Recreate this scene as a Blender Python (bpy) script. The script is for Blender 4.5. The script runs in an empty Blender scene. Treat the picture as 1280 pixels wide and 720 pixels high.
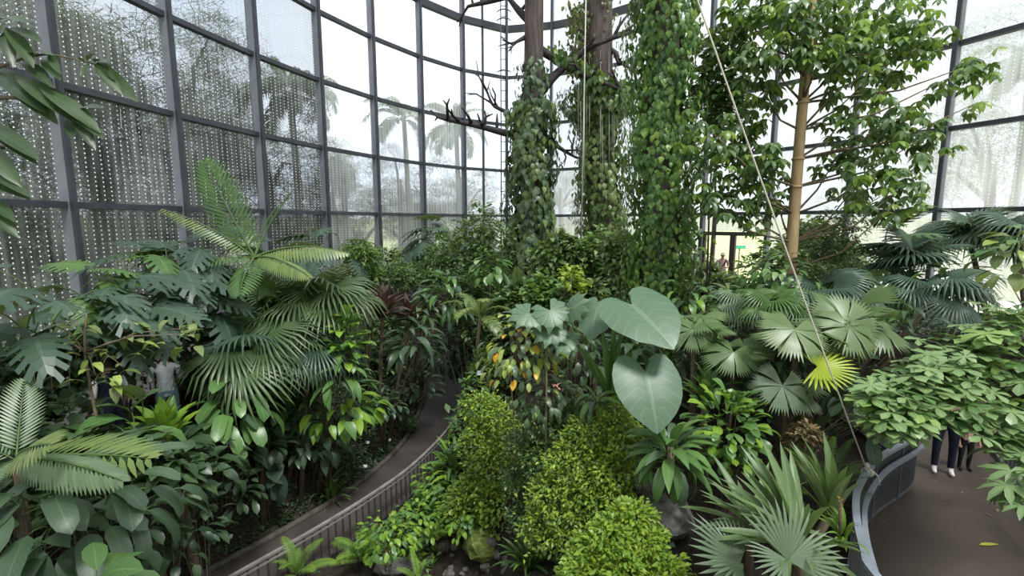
import bpy, math, random
import numpy as np
from mathutils import Vector, Matrix, Euler

PI = math.pi
rad = math.radians
sc = bpy.context.scene
COL = sc.collection

# ------------------------------------------------------------------ camera
F_PX = 598.0
PITCH = rad(7.8)
CAM = Vector((0.0, 0.0, 6.0))
cam_d = bpy.data.cameras.new('camera')
cam_d.sensor_width = 36.0
cam_d.lens = 36.0 * F_PX / 1280.0
cam_d.clip_start = 0.05
cam_d.clip_end = 400.0
cam = bpy.data.objects.new('camera', cam_d)
COL.objects.link(cam)
cam.location = CAM
cam.rotation_euler = (PI / 2 - PITCH, 0, 0)
sc.camera = cam

# ------------------------------------------------------------------ sky, sun, exposure
SKY = 2.3
SUN = 10.0
EXPOSURE = 0.12
w = bpy.data.worlds.new('overcast_sky')
sc.world = w
w.use_nodes = True
nt = w.node_tree
nt.nodes.clear()
wo = nt.nodes.new('ShaderNodeOutputWorld')
bg = nt.nodes.new('ShaderNodeBackground')
tc = nt.nodes.new('ShaderNodeTexCoord')
no = nt.nodes.new('ShaderNodeTexNoise')
no.inputs['Scale'].default_value = 2.2
no.inputs['Detail'].default_value = 5.0
rp = nt.nodes.new('ShaderNodeValToRGB')
rp.color_ramp.elements[0].position = 0.38
rp.color_ramp.elements[0].color = (0.80, 0.88, 1.0, 1)
rp.color_ramp.elements[1].position = 0.62
rp.color_ramp.elements[1].color = (1.0, 1.0, 1.0, 1)
nt.links.new(tc.outputs['Generated'], no.inputs['Vector'])
nt.links.new(no.outputs['Fac'], rp.inputs['Fac'])
nt.links.new(rp.outputs['Color'], bg.inputs['Color'])
bg.inputs['Strength'].default_value = SKY
nt.links.new(bg.outputs['Background'], wo.inputs['Surface'])
sun_d = bpy.data.lights.new('sun', 'SUN')
sun_d.energy = SUN
sun_d.angle = rad(14)
sun_d.color = (1.0, 0.97, 0.90)
sun = bpy.data.objects.new('sun', sun_d)
COL.objects.link(sun)
sun.rotation_euler = Vector((-0.30, 0.42, -1.0)).to_track_quat('-Z', 'Y').to_euler()
vs = sc.view_settings
vs.view_transform = 'Standard'
vs.look = 'None'
vs.exposure = EXPOSURE
vs.gamma = 1.0
vs.use_curve_mapping = False

# ------------------------------------------------------------------ pixel -> place
_c, _s = math.cos(PITCH), math.sin(PITCH)


def ray(px, py):
    u = (px - 640.0) / F_PX
    v = (360.0 - py) / F_PX
    return Vector((u, _c + v * _s, -_s + v * _c))


def P(px, py, t):
    return CAM + ray(px, py) * t


def G(px, py, z):
    d = ray(px, py)
    return CAM + d * ((z - CAM.z) / d.z)


# ------------------------------------------------------------------ materials
MATS = {}


def newmat(name):
    m = bpy.data.materials.new(name)
    m.use_nodes = True
    n = m.node_tree
    n.nodes.clear()
    out = n.nodes.new('ShaderNodeOutputMaterial')
    MATS[name] = m
    return m, n, out


def node(n, kind, **kw):
    x = n.nodes.new(kind)
    for k, v in kw.items():
        if k.startswith('i_'):
            key = k[2:].replace('_', ' ')
            x.inputs[key].default_value = v
        else:
            setattr(x, k, v)
    return x


def rgba(c):
    return (c[0], c[1], c[2], 1.0)


def srgb(r, g, b):
    def f(x):
        x /= 255.0
        return x / 12.92 if x <= 0.04045 else ((x + 0.055) / 1.055) ** 2.4
    return (f(r), f(g), f(b))


def math_(n, op, a, b=None, clamp=False):
    x = n.nodes.new('ShaderNodeMath')
    x.operation = op
    x.use_clamp = clamp
    for i, v in enumerate((a, b)):
        if v is None:
            continue
        if isinstance(v, (int, float)):
            x.inputs[i].default_value = v
        else:
            n.links.new(v, x.inputs[i])
    return x.outputs[0]


def mixc(n, fac, a, b):
    x = n.nodes.new('ShaderNodeMix')
    x.data_type = 'RGBA'
    if isinstance(fac, (int, float)):
        x.inputs[0].default_value = fac
    else:
        n.links.new(fac, x.inputs[0])
    for idx, v in ((6, a), (7, b)):
        if isinstance(v, tuple):
            x.inputs[idx].default_value = rgba(v)
        else:
            n.links.new(v, x.inputs[idx])
    return x.outputs[2]


def leafmat(name, a, b, rough=0.37, trans=0.22, vein=0.35, freq=9.0, veincol=None, tcol=None, spec=0.5, spot=None):
    """green tissue: colour varies leaf by leaf, paler midrib and side veins, light shines through"""
    m, n, out = newmat(name)
    oi = node(n, 'ShaderNodeObjectInfo')
    at = node(n, 'ShaderNodeAttribute', attribute_name='rnd')
    r = math_(n, 'FRACT', math_(n, 'ADD', oi.outputs['Random'], at.outputs['Fac']))
    ns = node(n, 'ShaderNodeTexNoise', i_Scale=3.0, i_Detail=3.0)
    tcn = node(n, 'ShaderNodeTexCoord')
    n.links.new(tcn.outputs['Object'], ns.inputs['Vector'])
    r2 = math_(n, 'ADD', math_(n, 'MULTIPLY', r, 0.75), math_(n, 'MULTIPLY', ns.outputs['Fac'], 0.35), True)
    col = mixc(n, r2, a, b)
    uv = node(n, 'ShaderNodeUVMap')
    sx = node(n, 'ShaderNodeSeparateXYZ')
    n.links.new(uv.outputs['UV'], sx.inputs[0])
    ax = math_(n, 'ABSOLUTE', math_(n, 'SUBTRACT', sx.outputs[0], 0.5))
    mid = math_(n, 'LESS_THAN', ax, 0.035)
    lat = math_(n, 'FRACT', math_(n, 'MULTIPLY', math_(n, 'SUBTRACT', sx.outputs[1], math_(n, 'MULTIPLY', ax, 0.5)), freq))
    latm = math_(n, 'MULTIPLY', math_(n, 'LESS_THAN', lat, 0.14), 0.55)
    vm = math_(n, 'MULTIPLY', math_(n, 'MAXIMUM', mid, latm), vein)
    vc = veincol or tuple(min(1, x * 1.9 + 0.03) for x in b)
    col = mixc(n, vm, col, vc)
    if spot:
        vo = node(n, 'ShaderNodeTexNoise', i_Scale=spot[1], i_Detail=1.0)
        n.links.new(tcn.outputs['Object'], vo.inputs['Vector'])
        col = mixc(n, math_(n, 'GREATER_THAN', vo.outputs['Fac'], spot[2]), col, spot[0])
    p = node(n, 'ShaderNodeBsdfPrincipled', i_Roughness=rough)
    p.inputs['Specular IOR Level'].default_value = spec
    n.links.new(col, p.inputs['Base Color'])
    tr = node(n, 'ShaderNodeBsdfTranslucent')
    if tcol is None:
        tcn2 = mixc(n, 0.45, col, (0.30, 0.42, 0.05))
        n.links.new(tcn2, tr.inputs['Color'])
    else:
        tr.inputs['Color'].default_value = rgba(tcol)
    mx = node(n, 'ShaderNodeMixShader')
    mx.inputs[0].default_value = trans
    n.links.new(p.outputs[0], mx.inputs[1])
    n.links.new(tr.outputs[0], mx.inputs[2])
    n.links.new(mx.outputs[0], out.inputs['Surface'])
    return m


def roughmat(name, a, b, scale=6.0, rough=0.8, bump=0.3, metal=0.0, detail=6.0, stretch=None, spec=0.4, bdist=0.02):
    m, n, out = newmat(name)
    tcn = node(n, 'ShaderNodeTexCoord')
    ns = node(n, 'ShaderNodeTexNoise', i_Scale=scale, i_Detail=detail)
    src = tcn.outputs['Object']
    if stretch:
        mp = node(n, 'ShaderNodeMapping')
        mp.inputs['Scale'].default_value = stretch
        n.links.new(src, mp.inputs['Vector'])
        src = mp.outputs[0]
    n.links.new(src, ns.inputs['Vector'])
    rp_ = node(n, 'ShaderNodeValToRGB')
    rp_.color_ramp.elements[0].position = 0.32
    rp_.color_ramp.elements[0].color = rgba(a)
    rp_.color_ramp.elements[1].position = 0.68
    rp_.color_ramp.elements[1].color = rgba(b)
    n.links.new(ns.outputs['Fac'], rp_.inputs[0])
    p = node(n, 'ShaderNodeBsdfPrincipled', i_Roughness=rough, i_Metallic=metal)
    p.inputs['Specular IOR Level'].default_value = spec
    n.links.new(rp_.outputs[0], p.inputs['Base Color'])
    if bump:
        bp = node(n, 'ShaderNodeBump', i_Strength=bump, i_Distance=bdist)
        n.links.new(ns.outputs['Fac'], bp.inputs['Height'])
        n.links.new(bp.outputs[0], p.inputs['Normal'])
    n.links.new(p.outputs[0], out.inputs['Surface'])
    return m


def glassmat(name, haze, streak, clear=0.86, tint=(0.93, 0.96, 1.0), dots=True, fogc=0.90):
    """fritted greenhouse pane: white printed dots on clear glass, fogged with vertical run-down streaks"""
    m, n, out = newmat(name)
    uv = node(n, 'ShaderNodeUVMap')
    sx = node(n, 'ShaderNodeSeparateXYZ')
    n.links.new(uv.outputs['UV'], sx.inputs[0])
    fx = math_(n, 'SUBTRACT', math_(n, 'FRACT', math_(n, 'DIVIDE', sx.outputs[0], 0.17)), 0.5)
    fy = math_(n, 'SUBTRACT', math_(n, 'FRACT', math_(n, 'DIVIDE', sx.outputs[1], 0.097)), 0.5)
    dx = math_(n, 'MULTIPLY', fx, 0.17)
    dy = math_(n, 'MULTIPLY', fy, 0.097)
    d2 = math_(n, 'ADD', math_(n, 'MULTIPLY', dx, dx), math_(n, 'MULTIPLY', dy, dy))
    dot = math_(n, 'LESS_THAN', d2, 0.0155 ** 2)
    tcn = node(n, 'ShaderNodeTexCoord')
    oi = node(n, 'ShaderNodeObjectInfo')
    mp = node(n, 'ShaderNodeMapping')
    mp.inputs['Scale'].default_value = (7.0, 7.0, 0.35)
    n.links.new(tcn.outputs['Object'], mp.inputs['Vector'])
    va = node(n, 'ShaderNodeVectorMath', operation='ADD')
    n.links.new(mp.outputs[0], va.inputs[0])
    sc_ = math_(n, 'MULTIPLY', oi.outputs['Random'], 50.0)
    n.links.new(sc_, va.inputs[1])
    ns = node(n, 'ShaderNodeTexNoise', i_Scale=1.0, i_Detail=3.0)
    n.links.new(va.outputs[0], ns.inputs['Vector'])
    mp2 = node(n, 'ShaderNodeMapping')
    mp2.inputs['Scale'].default_value = (0.6, 0.6, 0.6)
    n.links.new(tcn.outputs['Object'], mp2.inputs['Vector'])
    va2 = node(n, 'ShaderNodeVectorMath', operation='ADD')
    n.links.new(mp2.outputs[0], va2.inputs[0])
    n.links.new(sc_, va2.inputs[1])
    ns2 = node(n, 'ShaderNodeTexNoise', i_Scale=1.0, i_Detail=4.0)
    n.links.new(va2.outputs[0], ns2.inputs['Vector'])
    st = math_(n, 'MULTIPLY', math_(n, 'SUBTRACT', ns.outputs['Fac'], 0.42), streak * 2.6, False)
    st2 = math_(n, 'MULTIPLY', math_(n, 'SUBTRACT', ns2.outputs['Fac'], 0.45), streak * 1.6)
    hz = math_(n, 'ADD', math_(n, 'ADD', math_(n, 'MAXIMUM', st, -haze * 0.5), st2), haze, True)
    tp = node(n, 'ShaderNodeBsdfTransparent')
    tp.inputs['Color'].default_value = rgba(tuple(clear * x for x in tint))
    tl = node(n, 'ShaderNodeBsdfTranslucent')
    tl.inputs['Color'].default_value = (fogc, fogc * 1.02, fogc * 1.05, 1)
    df = node(n, 'ShaderNodeBsdfDiffuse')
    df.inputs['Color'].default_value = (0.75, 0.78, 0.82, 1)
    fog = node(n, 'ShaderNodeMixShader')
    fog.inputs[0].default_value = 0.25
    n.links.new(tl.outputs[0], fog.inputs[1])
    n.links.new(df.outputs[0], fog.inputs[2])
    m1 = node(n, 'ShaderNodeMixShader')
    n.links.new(hz, m1.inputs[0])
    n.links.new(tp.outputs[0], m1.inputs[1])
    n.links.new(fog.outputs[0], m1.inputs[2])
    last = m1
    if dots:
        dd = node(n, 'ShaderNodeBsdfDiffuse')
        dd.inputs['Color'].default_value = (0.92, 0.92, 0.92, 1)
        dt = node(n, 'ShaderNodeBsdfTranslucent')
        dt.inputs['Color'].default_value = (0.9, 0.9, 0.9, 1)
        dm = node(n, 'ShaderNodeMixShader')
        dm.inputs[0].default_value = 0.35
        n.links.new(dd.outputs[0], dm.inputs[1])
        n.links.new(dt.outputs[0], dm.inputs[2])
        m2 = node(n, 'ShaderNodeMixShader')
        n.links.new(dot, m2.inputs[0])
        n.links.new(m1.outputs[0], m2.inputs[1])
        n.links.new(dm.outputs[0], m2.inputs[2])
        last = m2
    gl = node(n, 'ShaderNodeBsdfGlossy', i_Roughness=0.03)
    gl.inputs['Color'].default_value = (1, 1, 1, 1)
    fr = node(n, 'ShaderNodeLayerWeight')
    m3 = node(n, 'ShaderNodeMixShader')
    n.links.new(math_(n, 'ADD', math_(n, 'MULTIPLY', math_(n, 'POWER', fr.outputs['Facing'], 5.0), 0.4), 0.025), m3.inputs[0])
    n.links.new(last.outputs[0], m3.inputs[1])
    n.links.new(gl.outputs[0], m3.inputs[2])
    n.links.new(m3.outputs[0], out.inputs['Surface'])
    return m


L = leafmat
L('monstera', (0.030, 0.062, 0.040), (0.060, 0.105, 0.068), rough=0.36, vein=0.25)
L('monstera_bright', (0.055, 0.13, 0.030), (0.10, 0.19, 0.045), rough=0.4, vein=0.25, trans=0.3)
L('fan_left', (0.055, 0.10, 0.042), (0.11, 0.165, 0.066), vein=0.0)
L('fan_right', (0.085, 0.145, 0.055), (0.155, 0.22, 0.09), vein=0.0)
L('fan_dark', (0.045, 0.085, 0.060), (0.085, 0.14, 0.095), vein=0.0)
L('fan_yellow', (0.30, 0.42, 0.03), (0.48, 0.58, 0.05), vein=0.0, trans=0.35)
L('fan_silver', (0.13, 0.19, 0.115), (0.20, 0.265, 0.16), vein=0.0)
L('feather', (0.038, 0.095, 0.024), (0.085, 0.165, 0.04), vein=0.15, freq=1.0, trans=0.22)
L('feather_pale', (0.10, 0.17, 0.05), (0.22, 0.28, 0.08), vein=0.15, freq=1.0, trans=0.3)
L('feather_grey', (0.10, 0.16, 0.09), (0.17, 0.24, 0.12), vein=0.1, freq=1.0)
L('paddle_dark', (0.045, 0.085, 0.048), (0.085, 0.14, 0.075), vein=0.3, freq=10, rough=0.4)
L('paddle_mid', (0.06, 0.14, 0.04), (0.12, 0.23, 0.06), vein=0.3, freq=9, rough=0.36)
L('paddle_bright', (0.13, 0.27, 0.03), (0.26, 0.42, 0.05), vein=0.3, freq=9, trans=0.35, rough=0.38)
L('paddle_olive', (0.10, 0.15, 0.045), (0.20, 0.25, 0.09), vein=0.3, freq=9)
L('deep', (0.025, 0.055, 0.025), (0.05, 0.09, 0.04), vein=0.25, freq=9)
L('purple', (0.042, 0.030, 0.024), (0.095, 0.058, 0.044), vein=0.25, freq=6, tcol=(0.16, 0.08, 0.05))
L('elephant', (0.066, 0.125, 0.072), (0.098, 0.168, 0.096), vein=0.55, freq=8, veincol=(0.16, 0.24, 0.145), rough=0.42, trans=0.15)
L('shrub_bright', (0.16, 0.27, 0.022), (0.34, 0.45, 0.055), vein=0.2, freq=3, trans=0.35)
L('shrub_mid', (0.08, 0.16, 0.035), (0.17, 0.27, 0.07), vein=0.2, freq=3, trans=0.3)
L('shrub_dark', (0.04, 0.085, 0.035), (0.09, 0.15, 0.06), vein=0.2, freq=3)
L('vine', (0.035, 0.095, 0.025), (0.11, 0.22, 0.05), vein=0.25, freq=4, trans=0.3)
L('vine_grey', (0.05, 0.09, 0.045), (0.12, 0.18, 0.09), vein=0.25, freq=4)
L('vine_olive', (0.09, 0.14, 0.035), (0.22, 0.28, 0.10), vein=0.25, freq=4, trans=0.3)
L('vine_brown', (0.06, 0.045, 0.03), (0.14, 0.13, 0.05), vein=0.1, freq=4)
L('tree_leaf', (0.032, 0.075, 0.022), (0.10, 0.175, 0.055), vein=0.25, freq=7, trans=0.24)
L('tree_leaf_light', (0.14, 0.26, 0.04), (0.26, 0.38, 0.08), vein=0.25, freq=7, trans=0.4)
L('whorl', (0.14, 0.24, 0.085), (0.25, 0.36, 0.15), vein=0.35, freq=7, rough=0.35)
L('whorl_light', (0.18, 0.31, 0.07), (0.28, 0.40, 0.12), vein=0.35, freq=7, rough=0.35)
L('fern', (0.12, 0.26, 0.03), (0.24, 0.40, 0.06), vein=0.1, freq=3, trans=0.35)
L('croton', (0.20, 0.30, 0.06), (0.34, 0.42, 0.10), vein=0.3, freq=6, trans=0.3)
L('croton_orange', (0.62, 0.24, 0.02), (0.70, 0.42, 0.03), vein=0.3, freq=6, trans=0.3, tcol=(0.7, 0.4, 0.03))
L('croton_yellow', (0.55, 0.50, 0.05), (0.45, 0.55, 0.08), vein=0.3, freq=6, trans=0.3, tcol=(0.7, 0.6, 0.05))
L('near_leaf', (0.018, 0.04, 0.018), (0.05, 0.09, 0.03), vein=0.3, freq=8, trans=0.10)
L('pandan', (0.10, 0.17, 0.065), (0.18, 0.26, 0.105), vein=0.35, freq=0.5, rough=0.42)
L('dry', (0.25, 0.16, 0.08), (0.40, 0.28, 0.15), vein=0.2)
L('outside_leaf', (0.030, 0.045, 0.038), (0.080, 0.10, 0.075), vein=0.0, trans=0.2)
L('outside_palm', (0.07, 0.10, 0.07), (0.13, 0.17, 0.11), vein=0.0, trans=0.2)
L('pink_flower', (0.75, 0.30, 0.30), (0.85, 0.5, 0.45), vein=0.0, tcol=(0.8, 0.3, 0.3))
roughmat('stem_green', (0.06, 0.12, 0.03), (0.12, 0.19, 0.05), 9, 0.5, 0)
roughmat('stem_brown', (0.09, 0.065, 0.04), (0.18, 0.14, 0.09), 12, 0.8, 0.4, stretch=(1, 1, 0.25))
roughmat('bark_tan', (0.30, 0.20, 0.10), (0.42, 0.30, 0.17), 9, 0.75, 0.35, stretch=(1, 1, 0.3))
roughmat('bark_dark', (0.055, 0.042, 0.038), (0.13, 0.10, 0.092), 10, 0.85, 0.8, stretch=(1, 1, 0.15))
roughmat('branch_dark', (0.022, 0.018, 0.018), (0.055, 0.042, 0.042), 10, 0.8, 0.4)
roughmat('soil', (0.012, 0.009, 0.007), (0.036, 0.026, 0.018), 9, 0.95, 0.9, bdist=0.06)
roughmat('path_dark', (0.042, 0.034, 0.031), (0.074, 0.061, 0.055), 1.6, 0.62, 0.12)
roughmat('path_brown', (0.066, 0.047, 0.038), (0.115, 0.086, 0.070), 0.9, 0.50, 0.10)
roughmat('kerb_stone', (0.05, 0.042, 0.036), (0.10, 0.085, 0.072), 8, 0.9, 0.4)
roughmat('rail_metal', (0.30, 0.34, 0.40), (0.42, 0.46, 0.53), 5, 0.38, 0.05, metal=0.35)
roughmat('rail_handle', (0.20, 0.185, 0.18), (0.33, 0.31, 0.30), 5, 0.45, 0.05, metal=0.2)
roughmat('rail_dark', (0.030, 0.027, 0.027), (0.060, 0.054, 0.052), 6, 0.5, 0.05)
roughmat('panel_grey', (0.10, 0.104, 0.11), (0.16, 0.165, 0.17), 4, 0.6, 0.05)
roughmat('steel_grey', (0.16, 0.165, 0.19), (0.21, 0.215, 0.245), 2.5, 0.5, 0.0, spec=0.4)
roughmat('steel_dark_shade', (0.030, 0.033, 0.042), (0.050, 0.054, 0.066), 2.5, 0.5, 0.0, spec=0.4)  # post paint darkened: shade put into flanges and transoms; plain dark steel elsewhere
roughmat('door_frame', (0.035, 0.024, 0.022), (0.06, 0.042, 0.038), 4, 0.6, 0.0)
roughmat('concrete', (0.16, 0.155, 0.15), (0.25, 0.245, 0.24), 3, 0.85, 0.2)
roughmat('rope', (0.55, 0.50, 0.42), (0.72, 0.67, 0.58), 60, 0.9, 0.5)
roughmat('cord', (0.45, 0.43, 0.38), (0.58, 0.56, 0.50), 30, 0.9, 0.0)
roughmat('rock', (0.065, 0.058, 0.054), (0.17, 0.155, 0.145), 5, 0.75, 0.7, bdist=0.04)
roughmat('rock_moss', (0.05, 0.07, 0.015), (0.16, 0.20, 0.04), 6, 0.95, 0.8, bdist=0.04)
roughmat('tag_white', (0.72, 0.76, 0.80), (0.85, 0.88, 0.90), 3, 0.6, 0.0)
roughmat('tag_green', (0.03, 0.35, 0.12), (0.05, 0.45, 0.16), 3, 0.6, 0.0)
roughmat('grass', (0.17, 0.20, 0.09), (0.28, 0.31, 0.14), 0.6, 0.9, 0.2)
roughmat('plaza', (0.75, 0.72, 0.55), (0.88, 0.85, 0.66), 0.4, 0.9, 0.0)
roughmat('skin', (0.36, 0.20, 0.14), (0.45, 0.27, 0.19), 12, 0.55, 0.05)
roughmat('hair', (0.02, 0.014, 0.01), (0.05, 0.035, 0.025), 40, 0.6, 0.3)
roughmat('cloth_white', (0.70, 0.72, 0.78), (0.82, 0.84, 0.88), 20, 0.9, 0.1)
roughmat('cloth_pink', (0.42, 0.27, 0.27), (0.52, 0.36, 0.35), 20, 0.9, 0.1)
roughmat('cloth_navy', (0.012, 0.015, 0.030), (0.025, 0.030, 0.055), 20, 0.9, 0.1)
roughmat('cloth_black', (0.010, 0.010, 0.012), (0.022, 0.022, 0.026), 20, 0.9, 0.1)
roughmat('cloth_jeans', (0.14, 0.26, 0.36), (0.24, 0.38, 0.48), 30, 0.9, 0.1)
roughmat('cloth_khaki', (0.45, 0.40, 0.28), (0.55, 0.49, 0.36), 20, 0.9, 0.1)
roughmat('shoe_white', (0.75, 0.70, 0.68), (0.85, 0.80, 0.78), 10, 0.6, 0.0)
roughmat('sign_green', (0.02, 0.20, 0.12), (0.03, 0.28, 0.17), 5, 0.5, 0.0)
glassmat('glass_left', 0.07, 0.15, clear=0.38, tint=(0.84, 0.92, 1.0), fogc=0.6)
glassmat('glass_mid', 0.32, 0.26, clear=0.80, fogc=0.66)
glassmat('glass_fog', 0.48, 0.30, clear=0.62, fogc=0.52)
glassmat('glass_roof', 0.12, 0.05, clear=0.5, dots=False)


# ------------------------------------------------------------------ mesh building
class MB:
    def __init__(self):
        self.v, self.f, self.m, self.uv = [], [], [], []

    def vert(self, p, uv=(0.5, 0.5)):
        self.v.append(tuple(p))
        self.uv.append(uv)
        return len(self.v) - 1

    def face(self, *idx, mat=0):
        self.f.append(tuple(idx))
        self.m.append(mat)

    def box(self, size, M=None, mat=0):
        a, b, c = (x / 2 for x in size)
        M = M or Matrix.Identity(4)
        k = [self.vert(M @ Vector((x, y, z))) for x in (-a, a) for y in (-b, b) for z in (-c, c)]
        for q in ((0, 1, 3, 2), (4, 6, 7, 5), (0, 4, 5, 1), (2, 3, 7, 6), (0, 2, 6, 4), (1, 5, 7, 3)):
            self.face(*(k[i] for i in q), mat=mat)

    def tube(self, pts, radii, n=6, mat=0, cap=True):
        pts = [Vector(p) for p in pts]
        if isinstance(radii, (int, float)):
            radii = [radii] * len(pts)
        prev = None
        up = None
        for i, p in enumerate(pts):
            d = (pts[min(i + 1, len(pts) - 1)] - pts[max(i - 1, 0)])
            if d.length < 1e-9:
                d = Vector((0, 0, 1))
            d.normalize()
            if up is None:
                up = Vector((1, 0, 0)) if abs(d.x) < 0.8 else Vector((0, 1, 0))
            up = (up - d * up.dot(d)).normalized()
            sd = d.cross(up)
            ring = []
            for k in range(n):
                a = 2 * PI * k / n
                ring.append(self.vert(p + (up * math.cos(a) + sd * math.sin(a)) * radii[i], (k / n, i / max(1, len(pts) - 1))))
            if prev:
                for k in range(n):
                    self.face(prev[k], prev[(k + 1) % n], ring[(k + 1) % n], ring[k], mat=mat)
            elif cap:
                self.face(*reversed(ring), mat=mat)
            prev = ring
        if cap:
            self.face(*prev, mat=mat)

    def ribbon(self, pts, across, up, wid, thick, mat=0):
        """flat bar swept along pts; across/up are functions of index giving unit vectors"""
        prev = None
        for i, p in enumerate(pts):
            a, u = across(i), up(i)
            ring = [self.vert(p + a * sx * wid / 2 + u * sy * thick / 2) for sx, sy in ((-1, -1), (1, -1), (1, 1), (-1, 1))]
            if prev:
                for k in range(4):
                    self.face(prev[k], prev[(k + 1) % 4], ring[(k + 1) % 4], ring[k], mat=mat)
            else:
                self.face(*reversed(ring), mat=mat)
            prev = ring
        self.face(*prev, mat=mat)

    def mesh(self, name, mats, smooth=True):
        me = bpy.data.meshes.new(name)
        me.from_pydata(self.v, [], self.f)
        for x in (mats if isinstance(mats, (list, tuple)) else [mats]):
            me.materials.append(MATS[x] if isinstance(x, str) else x)
        me.polygons.foreach_set('material_index', self.m)
        me.polygons.foreach_set('use_smooth', [smooth] * len(self.f))
        ul = me.uv_layers.new(name='UVMap')
        li = np.empty(len(me.loops), dtype=np.int32)
        me.loops.foreach_get('vertex_index', li)
        ul.data.foreach_set('uv', np.array(self.uv, dtype=np.float32)[li].ravel())
        me.update()
        return me

    def build(self, name, mats, parent=None, smooth=True):
        return obj(name, self.mesh(name, mats, smooth), parent)


def obj(name, data, parent=None, M=None):
    o = bpy.data.objects.new(name, data)
    COL.objects.link(o)
    if parent is not None:
        o.parent = parent
    if M is not None:
        o.matrix_basis = M
    return o


def tag(o, label, cat, group=None):
    o['label'] = label
    o['category'] = cat
    if group:
        o['group'] = group
    return o


def thing(name, label, cat, loc=(0, 0, 0), group=None):
    o = obj(name, None)
    o.empty_display_size = 0.1
    o.location = loc
    return tag(o, label, cat, group)


def struct(o):
    o['kind'] = 'structure'
    return o


def stuff(o):
    o['kind'] = 'stuff'
    return o


def scatter_mesh(name, base, mats4, mat_list, seed=0):
    """one mesh made of many transformed copies of the small leaf `base` (an MB)"""
    bv = np.array(base.v)
    bu = np.array(base.uv)
    A = np.array([[list(r) for r in m] for m in mats4]) if not isinstance(mats4, np.ndarray) else mats4
    N = len(A)
    V = np.einsum('nij,kj->nki', A[:, :3, :3], bv) + A[:, None, :3, 3]
    nv = len(bv)
    faces = []
    counts = [len(f) for f in base.f]
    flat = np.concatenate([np.array(f) for f in base.f])
    allidx = (flat[None, :] + (np.arange(N) * nv)[:, None]).ravel()
    me = bpy.data.meshes.new(name)
    me.vertices.add(N * nv)
    me.vertices.foreach_set('co', V.astype(np.float32).ravel())
    nl = len(flat)
    me.loops.add(N * nl)
    me.loops.foreach_set('vertex_index', allidx.astype(np.int32))
    me.polygons.add(N * len(counts))
    st = np.concatenate([[0], np.cumsum(counts)[:-1]])
    me.polygons.foreach_set('loop_start', (st[None, :] + (np.arange(N) * nl)[:, None]).ravel().astype(np.int32))
    me.update(calc_edges=True)
    for x in mat_list:
        me.materials.append(MATS[x])
    me.polygons.foreach_set('use_smooth', [True] * (N * len(counts)))
    rng = np.random.default_rng(seed)
    if len(mat_list) > 1:
        mi = rng.integers(0, len(mat_list), N)
        me.polygons.foreach_set('material_index', np.repeat(mi, len(counts)).astype(np.int32))
    ul = me.uv_layers.new(name='UVMap')
    ul.data.foreach_set('uv', np.tile(bu[flat], (N, 1)).astype(np.float32).ravel())
    at = me.attributes.new('rnd', 'FLOAT', 'POINT')
    at.data.foreach_set('value', np.repeat(rng.random(N), nv).astype(np.float32))
    me.update()
    return me


# ------------------------------------------------------------------ leaf shapes (base at origin, +Y outward, +Z up)
PROFILE = {
    'ellip': lambda s: math.sin(PI * min(1, s * 0.98 + 0.01)) ** 0.75,
    'lance': lambda s: math.sin(PI * s ** 0.75) ** 0.9 if 0 < s < 1 else 0.0,
    'obov': lambda s: (math.sin(PI * s ** 1.5) ** 0.7) if 0 < s < 1 else 0.0,
    'strap': lambda s: min(1, 0.45 + s * 2.0) * (1 - s ** 3.5),
    'ovate': lambda s: math.sin(PI * s ** 0.6) ** 0.85 if 0 < s < 1 else 0.0,
    'spoon': lambda s: min(1, 0.10 + 1.25 * s) * math.sqrt(max(0.0, 1 - max(0.0, (s - 0.68) / 0.32) ** 2.2)),
    'paddle': lambda s: (min(1, s * 4.0) ** 0.5) * (1 - s ** 8) ** 0.6,
}


def blade(mb, Ln, W, prof='ellip', n=5, a0=0.0, droop=0.6, fold=0.25, start=Vector((0, 0, 0)), rot=None, wave=0.0, mat=0):
    """one leaf blade: midrib bending from angle a0 down by droop, two halves folded up"""
    w_ = PROFILE[prof]
    p = Vector((0, 0, 0))
    rows = []
    for i in range(n + 1):
        s = i / n
        a = a0 - droop * s
        if i:
            p = p + Vector((0, math.cos(a), math.sin(a))) * (Ln / n)
        hw = W / 2 * max(0.02, w_(s))
        nz = Vector((0, -math.sin(a), math.cos(a)))
        lift = nz * (hw * math.sin(fold)) + nz * (wave * W * (1 if i % 2 else -1))
        cw = hw * math.cos(fold)
        row = []
        for x, q in ((-cw, p + lift), (0, p), (cw, p + lift)):
            q = Vector((x, q.y, q.z))
            if rot is not None:
                q = rot @ q
            row.append(mb.vert(start + q, (0.5 + (0 if x == 0 else math.copysign(0.5, x)), s)))
        rows.append(row)
    for i in range(n):
        for k in range(2):
            mb.face(rows[i][k], rows[i][k + 1], rows[i + 1][k + 1], rows[i + 1][k], mat=mat)
    return mb


def petiole(mb, Ln, r, a0, a1, n=3, mat=1):
    """stalk in the YZ plane from the origin; returns its end and end angle"""
    p = Vector((0, 0, 0))
    pts = [p.copy()]
    for i in range(n):
        a = a0 + (a1 - a0) * (i + 0.5) / n
        p = p + Vector((0, math.cos(a), math.sin(a))) * (Ln / n)
        pts.append(p.copy())
    mb.tube(pts, [r, r * 0.9, r * 0.8, r * 0.7][:n + 1], 3, mat, cap=False)
    return p


LEAF = {}


def simple_leaf(key, W, prof, n=5, a0=0.3, droop=0.9, fold=0.25, pet=0.0, pr=0.012, pa=(0.9, 0.3), wave=0.0, mats=('paddle_mid', 'stem_green')):
    mb = MB()
    st = Vector((0, 0, 0))
    if pet:
        st = petiole(mb, pet, pr, *pa)
    blade(mb, 1.0, W, prof, n, a0, droop, fold, st, None, wave)
    LEAF[key] = mb
    return mb


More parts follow.
